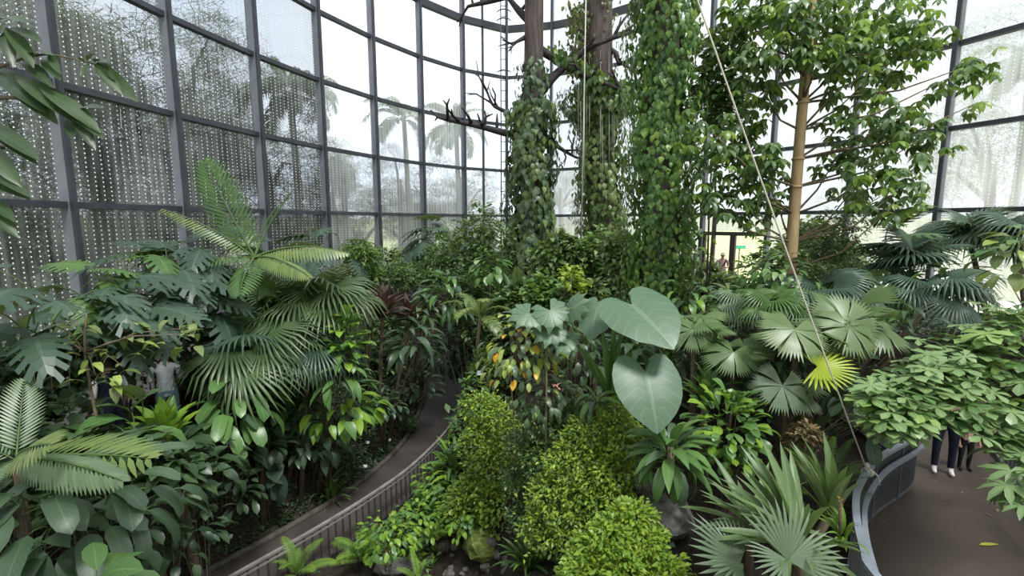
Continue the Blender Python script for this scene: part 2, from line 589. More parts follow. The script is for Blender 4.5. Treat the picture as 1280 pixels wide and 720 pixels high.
def monstera_leaf(pet=0.7, lobes=6, seed=0, droop=0.5):
    rng = random.Random(seed)
    mb = MB()
    st = petiole(mb, pet, 0.016, 1.25, 0.35)
    T = Matrix.Rotation(0.05, 3, 'X')

    def zz(x, y):
        return -droop * (0.55 * x * x + 0.55 * max(0, y) ** 2) - 0.06 * abs(x)
    hw = lambda s: 0.47 * math.sin(PI * min(0.97, max(0.03, s ** 0.62))) ** 0.55
    for sd in (-1, 1):
        for i in range(lobes):
            s0, s1 = i / lobes, (i + 1) / lobes
            g = 0.035 + rng.random() * 0.02
            back = -0.38 * (1 - s0) ** 2.2
            back1 = -0.38 * (1 - s1) ** 2.2
            y0, y1 = 0.02 + 0.93 * s0, 0.02 + 0.93 * s1
            w0, w1 = hw(s0 + 0.04), hw(min(0.995, s1))
            kk = rng.uniform(-0.02, 0.02)

            def pt(yb, wd, fr, bk, dy=0.0):
                x = sd * wd * fr
                y = yb + (bk + 0.24 * fr) * fr + dy
                return mb.vert(st + T @ Vector((x, y, zz(x, y) + kk * fr)), (0.5 + sd * 0.5 * fr, (yb + 0.1) / 1.1))
            a, b = pt(y0, w0, 0.0, 0), pt(y1, w1, 0.0, 0)
            c, d = pt(y1, w1, 0.52, back1), pt(y0, w0, 0.52, back)
            q = (a, b, c, d) if sd > 0 else (d, c, b, a)
            mb.face(*q)
            c2, d2 = pt(y1, w1, 0.52, back1, -g * 0.5), pt(y0, w0, 0.52, back, g * 0.5)
            e, f = pt(y1, w1, 1.0, back1, -g * 1.5), pt(y0, w0, 0.94, back, g * 1.2)
            q = (d2, c2, e, f) if sd > 0 else (f, e, c2, d2)
            mb.face(*q)
    return mb


def fan_leaf(nseg=26, span=300, joined=0.5, droop=0.35, tipdroop=0.25, pet=0.9, cup=0.18, seed=0, pr=0.016, split=()):
    rng = random.Random(seed)
    mb = MB()
    st = petiole(mb, pet, pr, 1.1, 0.35) if pet else Vector((0, 0, 0))
    half = rad(span) / 2
    stp = 2 * half / nseg
    h = mb.vert(st, (0.5, 0))

    def at(th, r, lift, extra=0.0):
        x, y = r * math.sin(th), r * math.cos(th)
        z = cup * r * (1 - r) * 2 - droop * r * r * (0.55 + 0.45 * (1 - math.cos(th)) * 0.5) - extra + lift
        return mb.vert(st + Vector((x, y, z)), (0.5 + 0.5 * th / half, r))
    for i in range(nseg):
        th = -half + (i + 0.5) * stp
        ln = (0.80 + 0.20 * math.cos(th * 0.55)) * rng.uniform(0.94, 1.04)
        td = tipdroop * rng.uniform(0.5, 1.4)
        g = stp * 0.5 * (0.97 if i not in split else 0.5)
        l1, c1, r1 = at(th - g, joined * ln, -0.012), at(th, joined * ln, 0.02), at(th + g, joined * ln, -0.012)
        mb.face(h, c1, l1)
        mb.face(h, r1, c1)
        g2 = stp * 0.24
        l2, c2, r2 = at(th - g2, 0.8 * ln, -0.005, td * 0.10), at(th, 0.8 * ln, 0.012, td * 0.10), at(th + g2, 0.8 * ln, -0.005, td * 0.10)
        mb.face(l1, c1, c2, l2)
        mb.face(c1, r1, r2, c2)
        tp = at(th, ln, 0, td * 0.45)
        mb.face(l2, c2, tp)
        mb.face(c2, r2, tp)
    return mb


def licuala_leaf(wedges=7, rays=7, span=320, droop=0.3, pet=0.7, seed=0):
    """round pleated leaf split into a few blunt toothed wedges"""
    rng = random.Random(seed)
    mb = MB()
    st = petiole(mb, pet, 0.016, 1.1, 0.35) if pet else Vector((0, 0, 0))
    half = rad(span) / 2
    stp = 2 * half / wedges
    for w_ in range(wedges):
        t0 = -half + w_ * stp
        gap = stp * rng.uniform(0.02, 0.12)
        ln = rng.uniform(0.86, 1.04)
        tilt = rng.uniform(-0.18, 0.18)
        h = mb.vert(st, (0.5, 0))
        inner, outer = [], []
        for k in range(rays * 2 + 1):
            f = k / (rays * 2)
            th = t0 + gap + (stp - 2 * gap) * f
            z = 0.022 if k % 2 else -0.022
            for lst, r in ((inner, 0.55 * ln), (outer, ln * (rng.uniform(0.94, 1.06) if k % 2 else 0.74))):
                x, y = r * math.sin(th), r * math.cos(th)
                lst.append(mb.vert(st + Vector((x, y, z * (r + .3) - droop * r * r * (0.5 + 0.5 * (1 - math.cos(th)) * 0.5) + tilt * r * (f - 0.5) + 0.1 * r)), (0.5, r)))
        for k in range(rays * 2):
            mb.face(h, inner[k + 1], inner[k])
            mb.face(inner[k], inner[k + 1], outer[k + 1], outer[k])
    return mb


def LIC(i, mat, pet=0.7):
    return lm('licuala_%d_%.1f' % (i % 3, pet), lambda: licuala_leaf(6 + i % 2, 7, 320, 0.50 + 0.12 * (i % 3), pet, i % 3), mat, 'stem_green')


def feather_frond(n=24, ll=0.28, wl=0.028, ang=0.9, droop=0.9, vee=0.35, a0=1.0, bare=0.16, hang=0.25, mats=0, rr=0.012, taper=True, seed=0):
    rng = random.Random(seed)
    mb = MB()
    N = 8
    p = Vector((0, 0, 0))
    pts, angs = [p.copy()], [a0]
    for i in range(N):
        a = a0 - droop * ((i + 0.5) / N) ** 1.2
        p = p + Vector((0, math.cos(a), math.sin(a))) / N
        pts.append(p.copy())
        angs.append(a)
    mb.tube(pts, [rr * (1 - 0.8 * i / N) for i in range(N + 1)], 3, 1, cap=False)
    for k in range(n):
        s = bare + (1 - bare) * (k + 0.5) / n
        x = s * N
        i = min(N - 1, int(x))
        q = pts[i].lerp(pts[i + 1], x - i)
        a = angs[i + 1]
        fw = Vector((0, math.cos(a), math.sin(a)))
        upv = Vector((0, -math.sin(a), math.cos(a)))
        env = math.sin(PI * (0.12 + 0.86 * (k + 0.5) / n)) ** 0.6 if taper else 1.0
        for sd in (-1, 1):
            l = ll * env * rng.uniform(0.92, 1.05)
            th = ang - 0.45 * s
            out = Vector((sd, 0, 0)) * math.sin(th) * math.cos(vee) + fw * math.cos(th) + upv * math.sin(vee) * math.sin(th)
            out.normalize()
            mid = q + out * l * 0.5
            tip = q + out * l + Vector((0, 0, -hang * l))
            wv = fw.cross(out)
            wv = wv.cross(out).normalized() * wl
            a_ = mb.vert(q - wv * 0.3, (0.3, 0))
            b_ = mb.vert(q + wv * 0.3, (0.7, 0))
            c_ = mb.vert(mid - wv * 0.5, (0.2, 0.5))
            d_ = mb.vert(mid + wv * 0.5, (0.8, 0.5))
            e_ = mb.vert(tip, (0.5, 1))
            mb.face(a_, b_, d_, c_)
            mb.face(c_, d_, e_)
    return mb


def whorl_leaf(k=7, W=0.42, prof='obov', pet=0.5, droop=0.5, a0=0.25, fold=0.18, n=3, span=360, seed=0):
    rng = random.Random(seed)
    mb = MB()
    st = petiole(mb, pet, 0.02, 0.9, 0.5) if pet else Vector((0, 0, 0))
    for i in range(k):
        a = rad(span) * ((i + 0.5) / k - 0.5) + rng.uniform(-0.08, 0.08)
        R = Matrix.Rotation(-a, 3, 'Z')
        blade(mb, rng.uniform(0.85, 1.05), W, prof, n, a0 + rng.uniform(-0.15, 0.15), droop, fold, st, R)
    return mb


def heart_leaf(pet=0.0, wave=0.02, pa=(1.2, 0.6), pr=0.03, cupz=0.10, droop=0.35):
    mb = MB()
    st = petiole(mb, pet, pr, *pa) if pet else Vector((0, 0, 0))
    rows = [(0.0, 0.00, -0.02), (0.10, -0.26, 0.0), (0.22, -0.36, 0.0), (0.34, -0.32, 0.0), (0.43, -0.18, 0.0),
            (0.475, 0.0, 0.03), (0.485, 0.14, 0.12), (0.475, 0.28, 0.24), (0.445, 0.42, 0.38), (0.39, 0.56, 0.52),
            (0.31, 0.70, 0.66), (0.20, 0.83, 0.80), (0.085, 0.94, 0.92), (0.0, 1.0, 1.0)]
    for sd in (-1, 1):
        prev = None
        for i, (x, y, my) in enumerate(rows):
            cur = []
            for fr in (0.0, 0.35, 0.7, 1.0):
                px, py = x * fr, my + (y - my) * fr
                z = cupz * (abs(px) * 1.2) - droop * (px * px * 1.6 + 0.6 * max(0, py) ** 2) + (wave * math.sin(i * 2.4) * fr if 0 < i < 13 else 0)
                cur.append(mb.vert(st + Vector((sd * px, py, z)), (0.5 + sd * 0.5 * fr, (my + 0.03) / 1.03 if fr == 0 else (py - 0.2 * 0 + 0.4) / 1.4)))
            if prev:
                for k in range(3):
                    q = (prev[k], prev[k + 1], cur[k + 1], cur[k])
                    mb.face(*(q if sd > 0 else tuple(reversed(q))))
            prev = cur
    return mb


MESHC = {}


def lm(key, maker, *mats):
    """cached mesh of a leaf shape with given materials"""
    k = (key,) + mats
    if k not in MESHC:
        kk = ('mb', key)
        if kk not in MESHC:
            MESHC[kk] = maker()
        mb = MESHC[kk]
        MESHC[k] = mb.mesh(key, list(mats))
    return MESHC[k]


def leaf_M(p, az, el, roll=0.0, s=1.0):
    return Matrix.Translation(p) @ Matrix.Rotation(az, 4, 'Z') @ Matrix.Rotation(el, 4, 'X') @ Matrix.Rotation(roll, 4, 'Y') @ Matrix.Scale(s, 4)


def frame_M(p, tip, nrm, s=1.0):
    """leaf whose +Y runs along tip and whose +Z is close to nrm"""
    y = Vector(tip).normalized()
    z = Vector(nrm)
    z = (z - y * z.dot(y)).normalized()
    x = y.cross(z)
    M = Matrix((x, y, z)).transposed().to_4x4()
    return Matrix.Translation(p) @ M @ Matrix.Scale(s, 4)


# ------------------------------------------------------------------ ground
def lp(pts, s):
    x = s * (len(pts) - 1)
    i = min(len(pts) - 2, int(x))
    return Vector(pts[i]).lerp(Vector(pts[i + 1]), x - i)


def smooth_pts(ctrl, n):
    """Catmull-Rom through control points"""
    c = [Vector(p) for p in ctrl]
    c = [c[0] * 2 - c[1]] + c + [c[-1] * 2 - c[-2]]
    out = []
    segs = len(c) - 3
    for k in range(n + 1):
        x = k / n * segs
        i = min(segs - 1, int(x))
        t = x - i
        p0, p1, p2, p3 = c[i:i + 4]
        out.append(0.5 * ((2 * p1) + (p2 - p0) * t + (2 * p0 - 5 * p1 + 4 * p2 - p3) * t * t + (3 * p1 - p0 - 3 * p2 + p3) * t ** 3))
    return out


ZL = -0.4
lrail = [G(px, py, ZL + 0.8) for px, py in ((290, 720), (387, 665), (453, 625), (507, 588), (540, 558), (558, 538))]
lrail = [Vector((p.x, p.y, ZL)) for p in lrail]
d0 = (lrail[0] - lrail[1]).normalized()
lrail = [lrail[0] + d0 * 2.4, lrail[0] + d0 * 1.2] + lrail + [Vector((-1.62, 13.5, ZL)), Vector((-1.55, 15.0, ZL + 0.1))]
LR = smooth_pts(lrail, 90)
LR_end = [Vector((-1.6, 16.8, 0.0)), Vector((-2.2, 19.0, 0.7)), Vector((-3.4, 21.0, 1.4))]
LPATH_R = LR + smooth_pts([LR[-1]] + LR_end, 16)[1:]


def sidevec(pts, i):
    d = pts[min(i + 1, len(pts) - 1)] - pts[max(i - 1, 0)]
    d.z = 0
    d.normalize()
    return Vector((-d.y, d.x, 0))


LPATH_C = [p + sidevec(LPATH_R, i) * 0.75 for i, p in enumerate(LPATH_R)]
LPATH_L = [p + sidevec(LPATH_R, i) * 1.55 for i, p in enumerate(LPATH_R)]
ZR = 1.6
rrail = [G(px, py, ZR + 0.95) for px, py in ((1147, 541), (1100, 572), (1075, 605), (1070, 640), (1080, 690), (1095, 720))]
rrail = [Vector((p.x, p.y, ZR)) for p in rrail]
rrail = [Vector((7.5, 10.6, ZR)), Vector((7.35, 9.4, ZR)), Vector((7.12, 8.35, ZR))] + rrail + [Vector((3.5, 3.2, ZR)), Vector((3.6, 2.0, ZR))]
RR = smooth_pts(rrail, 90)
RPATH_O = smooth_pts([(10.1, 10.6, ZR), (9.5, 9.4, ZR), (8.9, 8.4, ZR), (8.2, 7.4, ZR), (7.55, 6.6, ZR), (7.0, 5.8, ZR), (6.6, 4.6, ZR), (6.3, 3.4, ZR), (6.2, 2.0, ZR)], 90)
RPATH_C = [(a + b) / 2 for a, b in zip(RR, RPATH_O)]

CTRL = [(-5.5, 5, 1.0), (-4.6, 4, 0.3), (-7, 7, 1.3), (-8, 10, 1.4), (-7.2, 13, 1.3), (-6.4, 16, 1.5), (-5, 19.5, 2), (-5.6, 9.8, -.1), (-4.9, 12, -.1),
        (-4.0, 15, .2), (-1.6, 8.2, -.9), (-.6, 7.6, -.8), (-2.2, 7.2, -1.0), (0.1, 9.5, .2), (1, 7, .5), (1.3, 5, .9), (2.5, 8, 1.6), (3, 10, 2), (0, 12, .5),
        (0, 15, 1.5), (2, 14, 2.2), (-.6, 18, 1.6), (3.2, 6, .8), (5.2, 8.4, 1.8), (7, 12, 2.5), (9.5, 12.5, 2.7), (5, 18, 3.0), (0, 23, 3.0), (-3, 23, 2.6),
        (3, 4, .7), (0, 3, -1.0), (-2.5, 5.0, -1.0), (11.5, 8, 2.0), (10, 4, 1.8), (9, 2.5, 1.6), (-9, 3, 1.3), (8, 17, 3.0), (11.5, 15, 2.9), (-3.2, 6.9, -.8), (-3.8, 6.1, -.8), (-2.7, 7.8, -.8), (-.2, 8.6, -.2), (-7, 1, 1), (0, 0, -1), (6, 0, 1.2)]
# beds heaped up under the crowns seen in the photograph: (pixel, depth, height of the crown above the soil)
HILL = [(206, 466, 8.6, 1.23), (137, 492, 7.6, 1.07), (50, 425, 6.8, 1.2), (150, 405, 8.0, 1.4), (205, 352, 9.4, 1.9), (262, 345, 10.4, 2.0), (335, 350, 11.6, 2.0), (120, 640, 5.6, .8), (30, 660, 5.2, .7), (207, 545, 7.4, .8),
        (290, 515, 9.6, .9), (352, 470, 10.2, 1.1), (425, 512, 11.9, .8), (480, 505, 13.2, .5), (522, 482, 14.8, .6), (570, 375, 16, 1.5), (515, 430, 14.0, 1.0), (245, 650, 7.0, .6), (265, 590, 8.0, .7),
        (652, 440, 8.4, 2.1), (690, 500, 8.4, 1.4), (764, 480, 7.4, .5), (740, 590, 7.4, .9), (770, 690, 5.8, .6), (895, 540, 7.2, .8), (838, 560, 6.6, .7), (915, 443, 8.2, 1.0), (1000, 416, 7.9, 1.2),
        (1066, 402, 8.2, 1.3), (1070, 480, 7.9, .8), (960, 450, 8.6, .9), (965, 345, 9.8, 1.0), (905, 362, 10.0, .9), (1120, 420, 8.9, .9), (1135, 322, 10.0, 1.6), (1212, 300, 10.6, 1.8), (1175, 355, 9.8, 1.1),
        (990, 665, 5.0, .6), (940, 650, 5.8, .5), (600, 395, 12.4, 1.1), (705, 325, 15.0, 1.2), (752, 330, 15.4, 1.2), (612, 338, 14, 1.6), (690, 365, 11.6, .9), (862, 390, 9.2, .9)]
for hx, hy, ht, hd in HILL:
    hp = P(hx, hy, ht)
    CTRL.append((hp.x, hp.y, hp.z - hd))
CA = np.array(CTRL)
_lc = np.array([tuple(p) for p in LPATH_C])
_rc = np.array([tuple(p) for p in RPATH_C])


def ground(x, y):
    d2 = (CA[:, 0] - x) ** 2 + (CA[:, 1] - y) ** 2 + 0.15
    wgt = 1 / d2 ** 1.6
    z = float((wgt * CA[:, 2]).sum() / wgt.sum())
    for arr, hw, bl in ((_lc, 0.95, 0.7), (_rc, 1.75, 0.5)):
        dd = (arr[:, 0] - x) ** 2 + (arr[:, 1] - y) ** 2
        i = int(dd.argmin())
        d = math.sqrt(dd[i])
        k = max(0.0, min(1.0, 1 - (d - hw) / bl))
        k = k * k * (3 - 2 * k)
        z = z * (1 - k) + (arr[i, 2] - 0.09) * k
    return z


def GG(px, py):
    """where the ray through a pixel meets the soil"""
    d = ray(px, py)
    t = 2.0
    while t < 30:
        q = CAM + d * t
        if q.z < ground(q.x, q.y):
            return Vector((q.x, q.y, ground(q.x, q.y)))
        t += 0.03
    return CAM + d * 12


# glass wall line (posts), measured
POSTS = [(-9.45, 4.3), (-9.42, 7.15), (-9.28, 10.0), (-8.84, 12.82), (-8.13, 15.69), (-7.17, 18.39), (-5.90, 20.92), (-4.35, 23.27), (-2.56, 25.25), (-0.33, 26.62),
         (2.10, 26.11), (4.45, 24.95), (6.55, 23.25), (8.45, 21.20), (10.20, 19.10), (11.80, 16.95), (13.10, 14.82), (14.3, 11.9), (14.9, 9.0), (15.0, 6.0), (14.4, 3.1), (12.9, 0.4), (10.6, -1.7), (7.8, -2.9), (4.8, -3.4), (1.8, -3.5), (-1.2, -3.3),
         (-4.2, -2.6), (-6.9, -1.0), (-8.7, 1.5), (-9.45, 4.3)]
WALL = [Vector((x, y, 0)) for x, y in POSTS]
LV0 = 6.36
LH = 2.4
SILL = 3.35
LEVELS = [SILL] + [LV0 + k * LH for k in range(0, 7)]


def inside(x, y, margin=0.15):
    """point inside the hall (wall polygon closed behind the camera)"""
    poly = POSTS[:-1]
    c = False
    n = len(poly)
    for i in range(n):
        x1, y1 = poly[i]
        x2, y2 = poly[(i + 1) % n]
        if (y1 > y) != (y2 > y) and x < (x2 - x1) * (y - y1) / (y2 - y1) + x1:
            c = not c
    return c


def build_ground():
    mb = MB()
    st = 0.3
    xs = np.arange(-9.9, 15.4, st)
    ys = np.arange(-3.9, 27.0, st)
    idx = {}
    for i, x in enumerate(xs):
        for j, y in enumerate(ys):
            idx[i, j] = mb.vert((x, y, ground(x, y) + 0.03 * math.sin(x * 5.1) * math.cos(y * 4.3)))
    for i in range(len(xs) - 1):
        for j in range(len(ys) - 1):
            if inside(xs[i] + st / 2, ys[j] + st / 2):
                mb.face(idx[i, j], idx[i + 1, j], idx[i + 1, j + 1], idx[i, j + 1])
    o = mb.build('floor', 'soil')
    struct(o)
    o['label'] = 'dark planting soil of the beds'
    return o


build_ground()


def path_slab(name, left, right, mat, label):
    mb = MB()
    prev = None
    n = len(left)
    for i in range(n):
        a, b = left[i], right[i]
        ring = [mb.vert(a), mb.vert(b), mb.vert(b - Vector((0, 0, 0.12))), mb.vert(a - Vector((0, 0, 0.12)))]
        if prev:
            for k in range(4):
                mb.face(prev[k], prev[(k + 1) % 4], ring[(k + 1) % 4], ring[k])
        prev = ring
    o = mb.build(name, mat, smooth=False)
    struct(o)
    o['label'] = label
    return o


path_slab('floor_path_lower', LPATH_L, LPATH_R, 'path_dark', 'dark paved path winding between the beds')
path_slab('floor_path_upper', RR, [p + (p - q).normalized() * 0.25 for p, q in zip(RPATH_O, RPATH_C)], 'path_brown', 'wet brown paved path behind the curved railing')
kb = MB()
kb.tube([p + Vector((0, 0, 0.03)) for p in LPATH_L], 0.07, 6)
o = kb.build('trim_1', 'kerb_stone')
struct(o)
o['label'] = 'low dark kerb along the lower path'


# ------------------------------------------------------------------ glass wall
def pane_mesh(wd, ht, mat):
    key = ('pane', round(wd, 2), round(ht, 2), mat)
    if key not in MESHC:
        mb = MB()
        a, b, t = wd / 2, ht / 2, 0.006
        k = [mb.vert((x, y, z), (x + a, z + b)) for y in (-t, t) for x, z in ((-a, -b), (a, -b), (a, b), (-a, b))]
        mb.face(k[0], k[1], k[2], k[3])
        MESHC[key] = mb.mesh('pane', mat, smooth=False)
    return MESHC[key]


def wall():
    n = len(WALL)
    cen = Vector((2.0, 13.0, 0))
    for i in range(n - 1):
        a, b = WALL[i], WALL[i + 1]
        d = b - a
        ln = d.length
        d.normalize()
        inn = Vector((d.y, -d.x, 0))
        if inn.dot(cen - a) < 0:
            inn = -inn
        w_ = obj('window_%d' % (i + 1), None)
        w_.location = (a.x, a.y, SILL)
        struct(w_)
        W0 = Matrix.Translation(-w_.location)
        R = Matrix((d, inn, Vector((0, 0, 1)))).transposed().to_4x4()
        # post at a: an inward fin, its front flange coloured darker to stand for shade
        pi = inn
        if i:
            pd = (WALL[i] - WALL[i - 1]).normalized()
            pin = Vector((pd.y, -pd.x, 0))
            if pin.dot(cen - a) < 0:
                pin = -pin
            pi = (inn + pin).normalized()
        pr_ = pi.cross(Vector((0, 0, 1)))
        RP = Matrix((pr_, pi, Vector((0, 0, 1)))).transposed().to_4x4()
        zt = LEVELS[-1]
        mb = MB()
        mb.box((0.07, 0.30, zt - 0.5), W0 @ Matrix.Translation((a.x, a.y, (zt + 0.5) / 2)) @ RP @ Matrix.Translation((0, 0.10, 0)))
        mb.build('mullion', 'steel_grey', w_, smooth=False)
        mb = MB()
        mb.box((0.11, 0.07, zt - 0.5), W0 @ Matrix.Translation((a.x, a.y, (zt + 0.5) / 2)) @ RP @ Matrix.Translation((0, 0.285, 0)))
        mb.build('mullion_flange', 'steel_dark_shade', w_, smooth=False)
        half = i == 8
        if half:
            m_ = a.lerp(b, 0.46)
            mb = MB()
            mb.box((0.06, 0.16, zt - 1.5), W0 @ Matrix.Translation((m_.x, m_.y, (zt + 1.5) / 2)) @ R @ Matrix.Translation((0, 0.06, 0)))
            mb.build('mullion', 'steel_dark_shade', w_, smooth=False)
        door = i == 13
        gm = 'glass_left' if i <= 4 else ('glass_mid' if i <= 9 else 'glass_fog')
        for k in range(len(LEVELS)):
            z = LEVELS[k]
            mid = a.lerp(b, 0.5)
            big = k == 5 and i >= 7
            if not (door and k == 0):
                mb = MB()
                h, dp = (0.30, 0.26) if big else (0.13, 0.20)
                mb.box((ln - 0.04, dp, h), W0 @ Matrix.Translation((mid.x, mid.y, z)) @ R @ Matrix.Translation((0, 0.08, 0)))
                mb.build('transom', 'steel_dark_shade', w_, smooth=False)  # dark colour stands for the shade on the rail's underside
            if k + 1 < len(LEVELS) and not (door and k == 0):
                z1 = LEVELS[k + 1]
                parts = ((0.0, 0.46), (0.46, 1.0)) if half else ((0.0, 1.0),)
                for f0, f1 in parts:
                    c = a.lerp(b, (f0 + f1) / 2)
                    me = pane_mesh(ln * (f1 - f0), z1 - z, gm)
                    obj('pane', me, w_, W0 @ Matrix.Translation((c.x, c.y, (z + z1) / 2)) @ R)
        # plinth wall
        if not door:
            mb = MB()
            mid = a.lerp(b, 0.5)
            mb.box((ln, 0.25, SILL + 0.3), Matrix.Translation((mid.x, mid.y, (SILL - 0.3) / 2)) @ R)
            o = mb.build('baseboard_%d' % (i + 1), 'concrete', smooth=False)
            struct(o)
        else:
            dz = 3.0
            mb = MB()
            mid = a.lerp(b, 0.5)
            mb.box((ln, 0.25, dz + 0.3), Matrix.Translation((mid.x, mid.y, (dz - 0.3) / 2)) @ R)
            o = mb.build('baseboard_%d' % (i + 1), 'concrete', smooth=False)
            struct(o)
            dr = obj('door_1', None)
            dr.location = (mid.x, mid.y, dz)
            struct(dr)
            D0 = Matrix.Translation(-dr.location)
            hd = 5.45

            def bar(nm, x0, x1, z0, z1, dep=0.14, m='door_frame'):
                mb = MB()
                mb.box((x1 - x0, dep, z1 - z0), D0 @ Matrix.Translation((a.x, a.y, 0)) @ R @ Matrix.Translation(((x0 + x1) / 2, 0.05, (z0 + z1) / 2)))
                mb.build(nm, m, dr, smooth=False)
            bar('header', 0.0, ln, hd, hd + 0.16)
            bar('jamb', 0.0, 0.14, dz, hd)
            bar('jamb', ln - 0.14, ln, dz, hd)
            bar('mullion', ln * 0.45, ln * 0.45 + 0.22, dz, hd)
            bar('jamb', 0.42, 0.55, dz, LV0)
            c = a.lerp(b, 0.5)
            obj('pane', pane_mesh(ln, LV0 - hd - 0.2, 'glass_fog'), dr, D0 @ Matrix.Translation((c.x, c.y, (hd + 0.16 + LV0) / 2)) @ R)
    # roof: radial rafters and panes up to a hub
    rf = obj('ceiling', None)
    hub = Vector((1.8, 11.0, 26.0))
    rf.location = hub
    struct(rf)
    zt = LEVELS[-1]
    for i in range(n):
        a = Vector((WALL[i].x, WALL[i].y, zt))
        mb = MB()
        mb.tube([a - hub, Vector((0, 0, 0)) + (a - hub) * 0.06], 0.09, 4)
        mb.build('rafter', 'steel_dark_shade', rf)
        if i < n - 1:
            b = Vector((WALL[i + 1].x, WALL[i + 1].y, zt))
            mb = MB()
            q0, q1 = (a - hub) * 0.06, (b - hub) * 0.06
            k = [mb.vert(p, u) for p, u in ((a - hub, (0, 0)), (b - hub, (2.8, 0)), (q1, (1.6, 8)), (q0, (1.2, 8)))]
            mb.face(*k)
            mb.build('pane', 'glass_roof', rf, smooth=False)
            for fr in (0.35, 0.68):
                mb = MB()
                mb.tube([(a - hub) * fr, (b - hub) * fr], 0.05, 4)
                mb.build('purlin', 'steel_dark_shade', rf)


wall()


# ------------------------------------------------------------------ outside the glass
def outside_ground():
    poly = [Vector((x, y, 0)) for x, y in POSTS[:-1]]
    cen = Vector((2.0, 11.0, 0))
    mb = MB()
    rings = []
    for p in poly:
        d = (p - cen).normalized()
        rings.append([mb.vert((p + d * r) + Vector((0, 0, 3.0 + h))) for r, h in ((0.15, 0), (6, 0.1), (25, 0.6), (110, 4))])
    n = len(poly)
    for i in range(n):
        a, b = rings[i], rings[(i + 1) % n]
        for k in range(3):
            mb.face(a[k], b[k], b[k + 1], a[k + 1], mat=1 if (k == 0 and 9 < i < 17) else 0)
    o = mb.build('ground_outside', ['grass', 'plaza'])
    struct(o)
    o['label'] = 'pale lawn and paving outside the glass'


outside_ground()


class Plant:
    def __init__(self, name, label, cat, base, group=None):
        self.base = Vector(base)
        self.root = thing(name, label, cat, self.base, group)
        self.T = Matrix.Translation(-self.base)

    def stem(self, pts, r, mat='stem_brown', name='stem', n=6):
        mb = MB()
        mb.tube([Vector(p) - self.base for p in pts], r, n)
        return mb.build(name, mat, self.root)

    def leaf(self, me, M, name='leaf', parent=None):
        return obj(name, me, self.root, self.T @ M)

    def foliage(self, base_leaf, Ms, mats, name='foliage', seed=0, kind=True):
        me = scatter_mesh(name, base_leaf, [self.T @ m for m in Ms], mats, seed)
        o = obj(name, me, self.root)
        if kind:
            stuff(o)
        return o


# small shared leaf bodies for dense foliage
SMALL = blade(MB(), 1.0, 0.55, 'ellip', 2, 0.2, 0.6, 0.25)
SMALL_LONG = blade(MB(), 1.0, 0.30, 'lance', 3, 0.2, 0.8, 0.25)
IVY = blade(MB(), 1.0, 0.72, 'ovate', 3, 0.1, 0.7, 0.22)
CLUMP = MB()
for k_ in range(5):
    blade(CLUMP, 1.0, 0.5, 'ellip', 1, 0.2, 0.4, 0.2, Vector((0.3 * math.sin(k_ * 2.4), 0.3 * math.cos(k_ * 2.4), 0.2 * (k_ % 2))), Matrix.Rotation(k_ * 1.3, 3, 'Z'))


def rnd_dir(rng):
    while True:
        v = Vector((rng.uniform(-1, 1), rng.uniform(-1, 1), rng.uniform(-1, 1)))
        if 0.05 < v.length < 1:
            return v.normalized()


def outside_tree(px, py, t, rx, rz, label, n=900, seed=0, name='broadleaf_tree', ls=0.5, lobes=7):
    rng = random.Random(seed)
    c = P(px, py, t)
    base = (c.x, c.y, 3.2)
    p = Plant(name, label, 'tree', base, 'trees outside the glass')
    p.stem([base, (c.x + rng.uniform(-.3, .3), c.y, (3.2 + c.z) / 2), (c.x, c.y, c.z)], [0.35, 0.26, 0.16], 'bark_dark', 'trunk')
    cl = [(c + Vector((rng.uniform(-1, 1) * rx * 0.7, rng.uniform(-1, 1) * rx * 0.7, rng.uniform(-0.8, 0.8) * rz)), rng.uniform(0.3, 0.55) * rx) for _ in range(lobes)]
    for q, r in cl[:4]:
        p.stem([(c.x, c.y, c.z - rz * 0.7), c.lerp(q, 0.5) - Vector((0, 0, 0.2)), q], [0.14, 0.1, 0.04], 'bark_dark', 'branch', 5)
    Ms = []
    for _ in range(n):
        q, r = rng.choice(cl)
        d = rnd_dir(rng)
        Ms.append(leaf_M(q + d * r * rng.uniform(0.5, 1.0) ** 0.5, rng.uniform(0, 2 * PI), rng.uniform(-0.9, 0.4), 0, ls * rng.uniform(0.6, 1.2)))
    p.foliage(CLUMP, Ms, ['outside_leaf'], 'crown', seed)


def outside_palm(px, py, t, fl, label, seed=0, n=15):
    rng = random.Random(seed)
    c = P(px, py, t)
    base = Vector((c.x, c.y, 3.2))
    p = Plant('palm_tree', label, 'palm', base, 'trees outside the glass')
    p.stem([base, base.lerp(c, 0.5) + Vector((0.15, 0, 0)), c], [0.26, 0.2, 0.17], 'bark_dark', 'trunk')
    for i in range(n):
        me = lm('frond_out%d' % (i % 2), lambda: feather_frond(26, 0.30, 0.03, 1.0, 1.5 + 0.3 * (i % 2), 0.2, 0.9, 0.12, 0.5, seed=i), 'outside_palm', 'stem_green')
        p.leaf(me, leaf_M(c, i * 2.4 + rng.uniform(-.2, .2), rng.uniform(-1.0, 0.35), rng.uniform(-.3, .3), fl * rng.uniform(.85, 1.1)), 'frond')


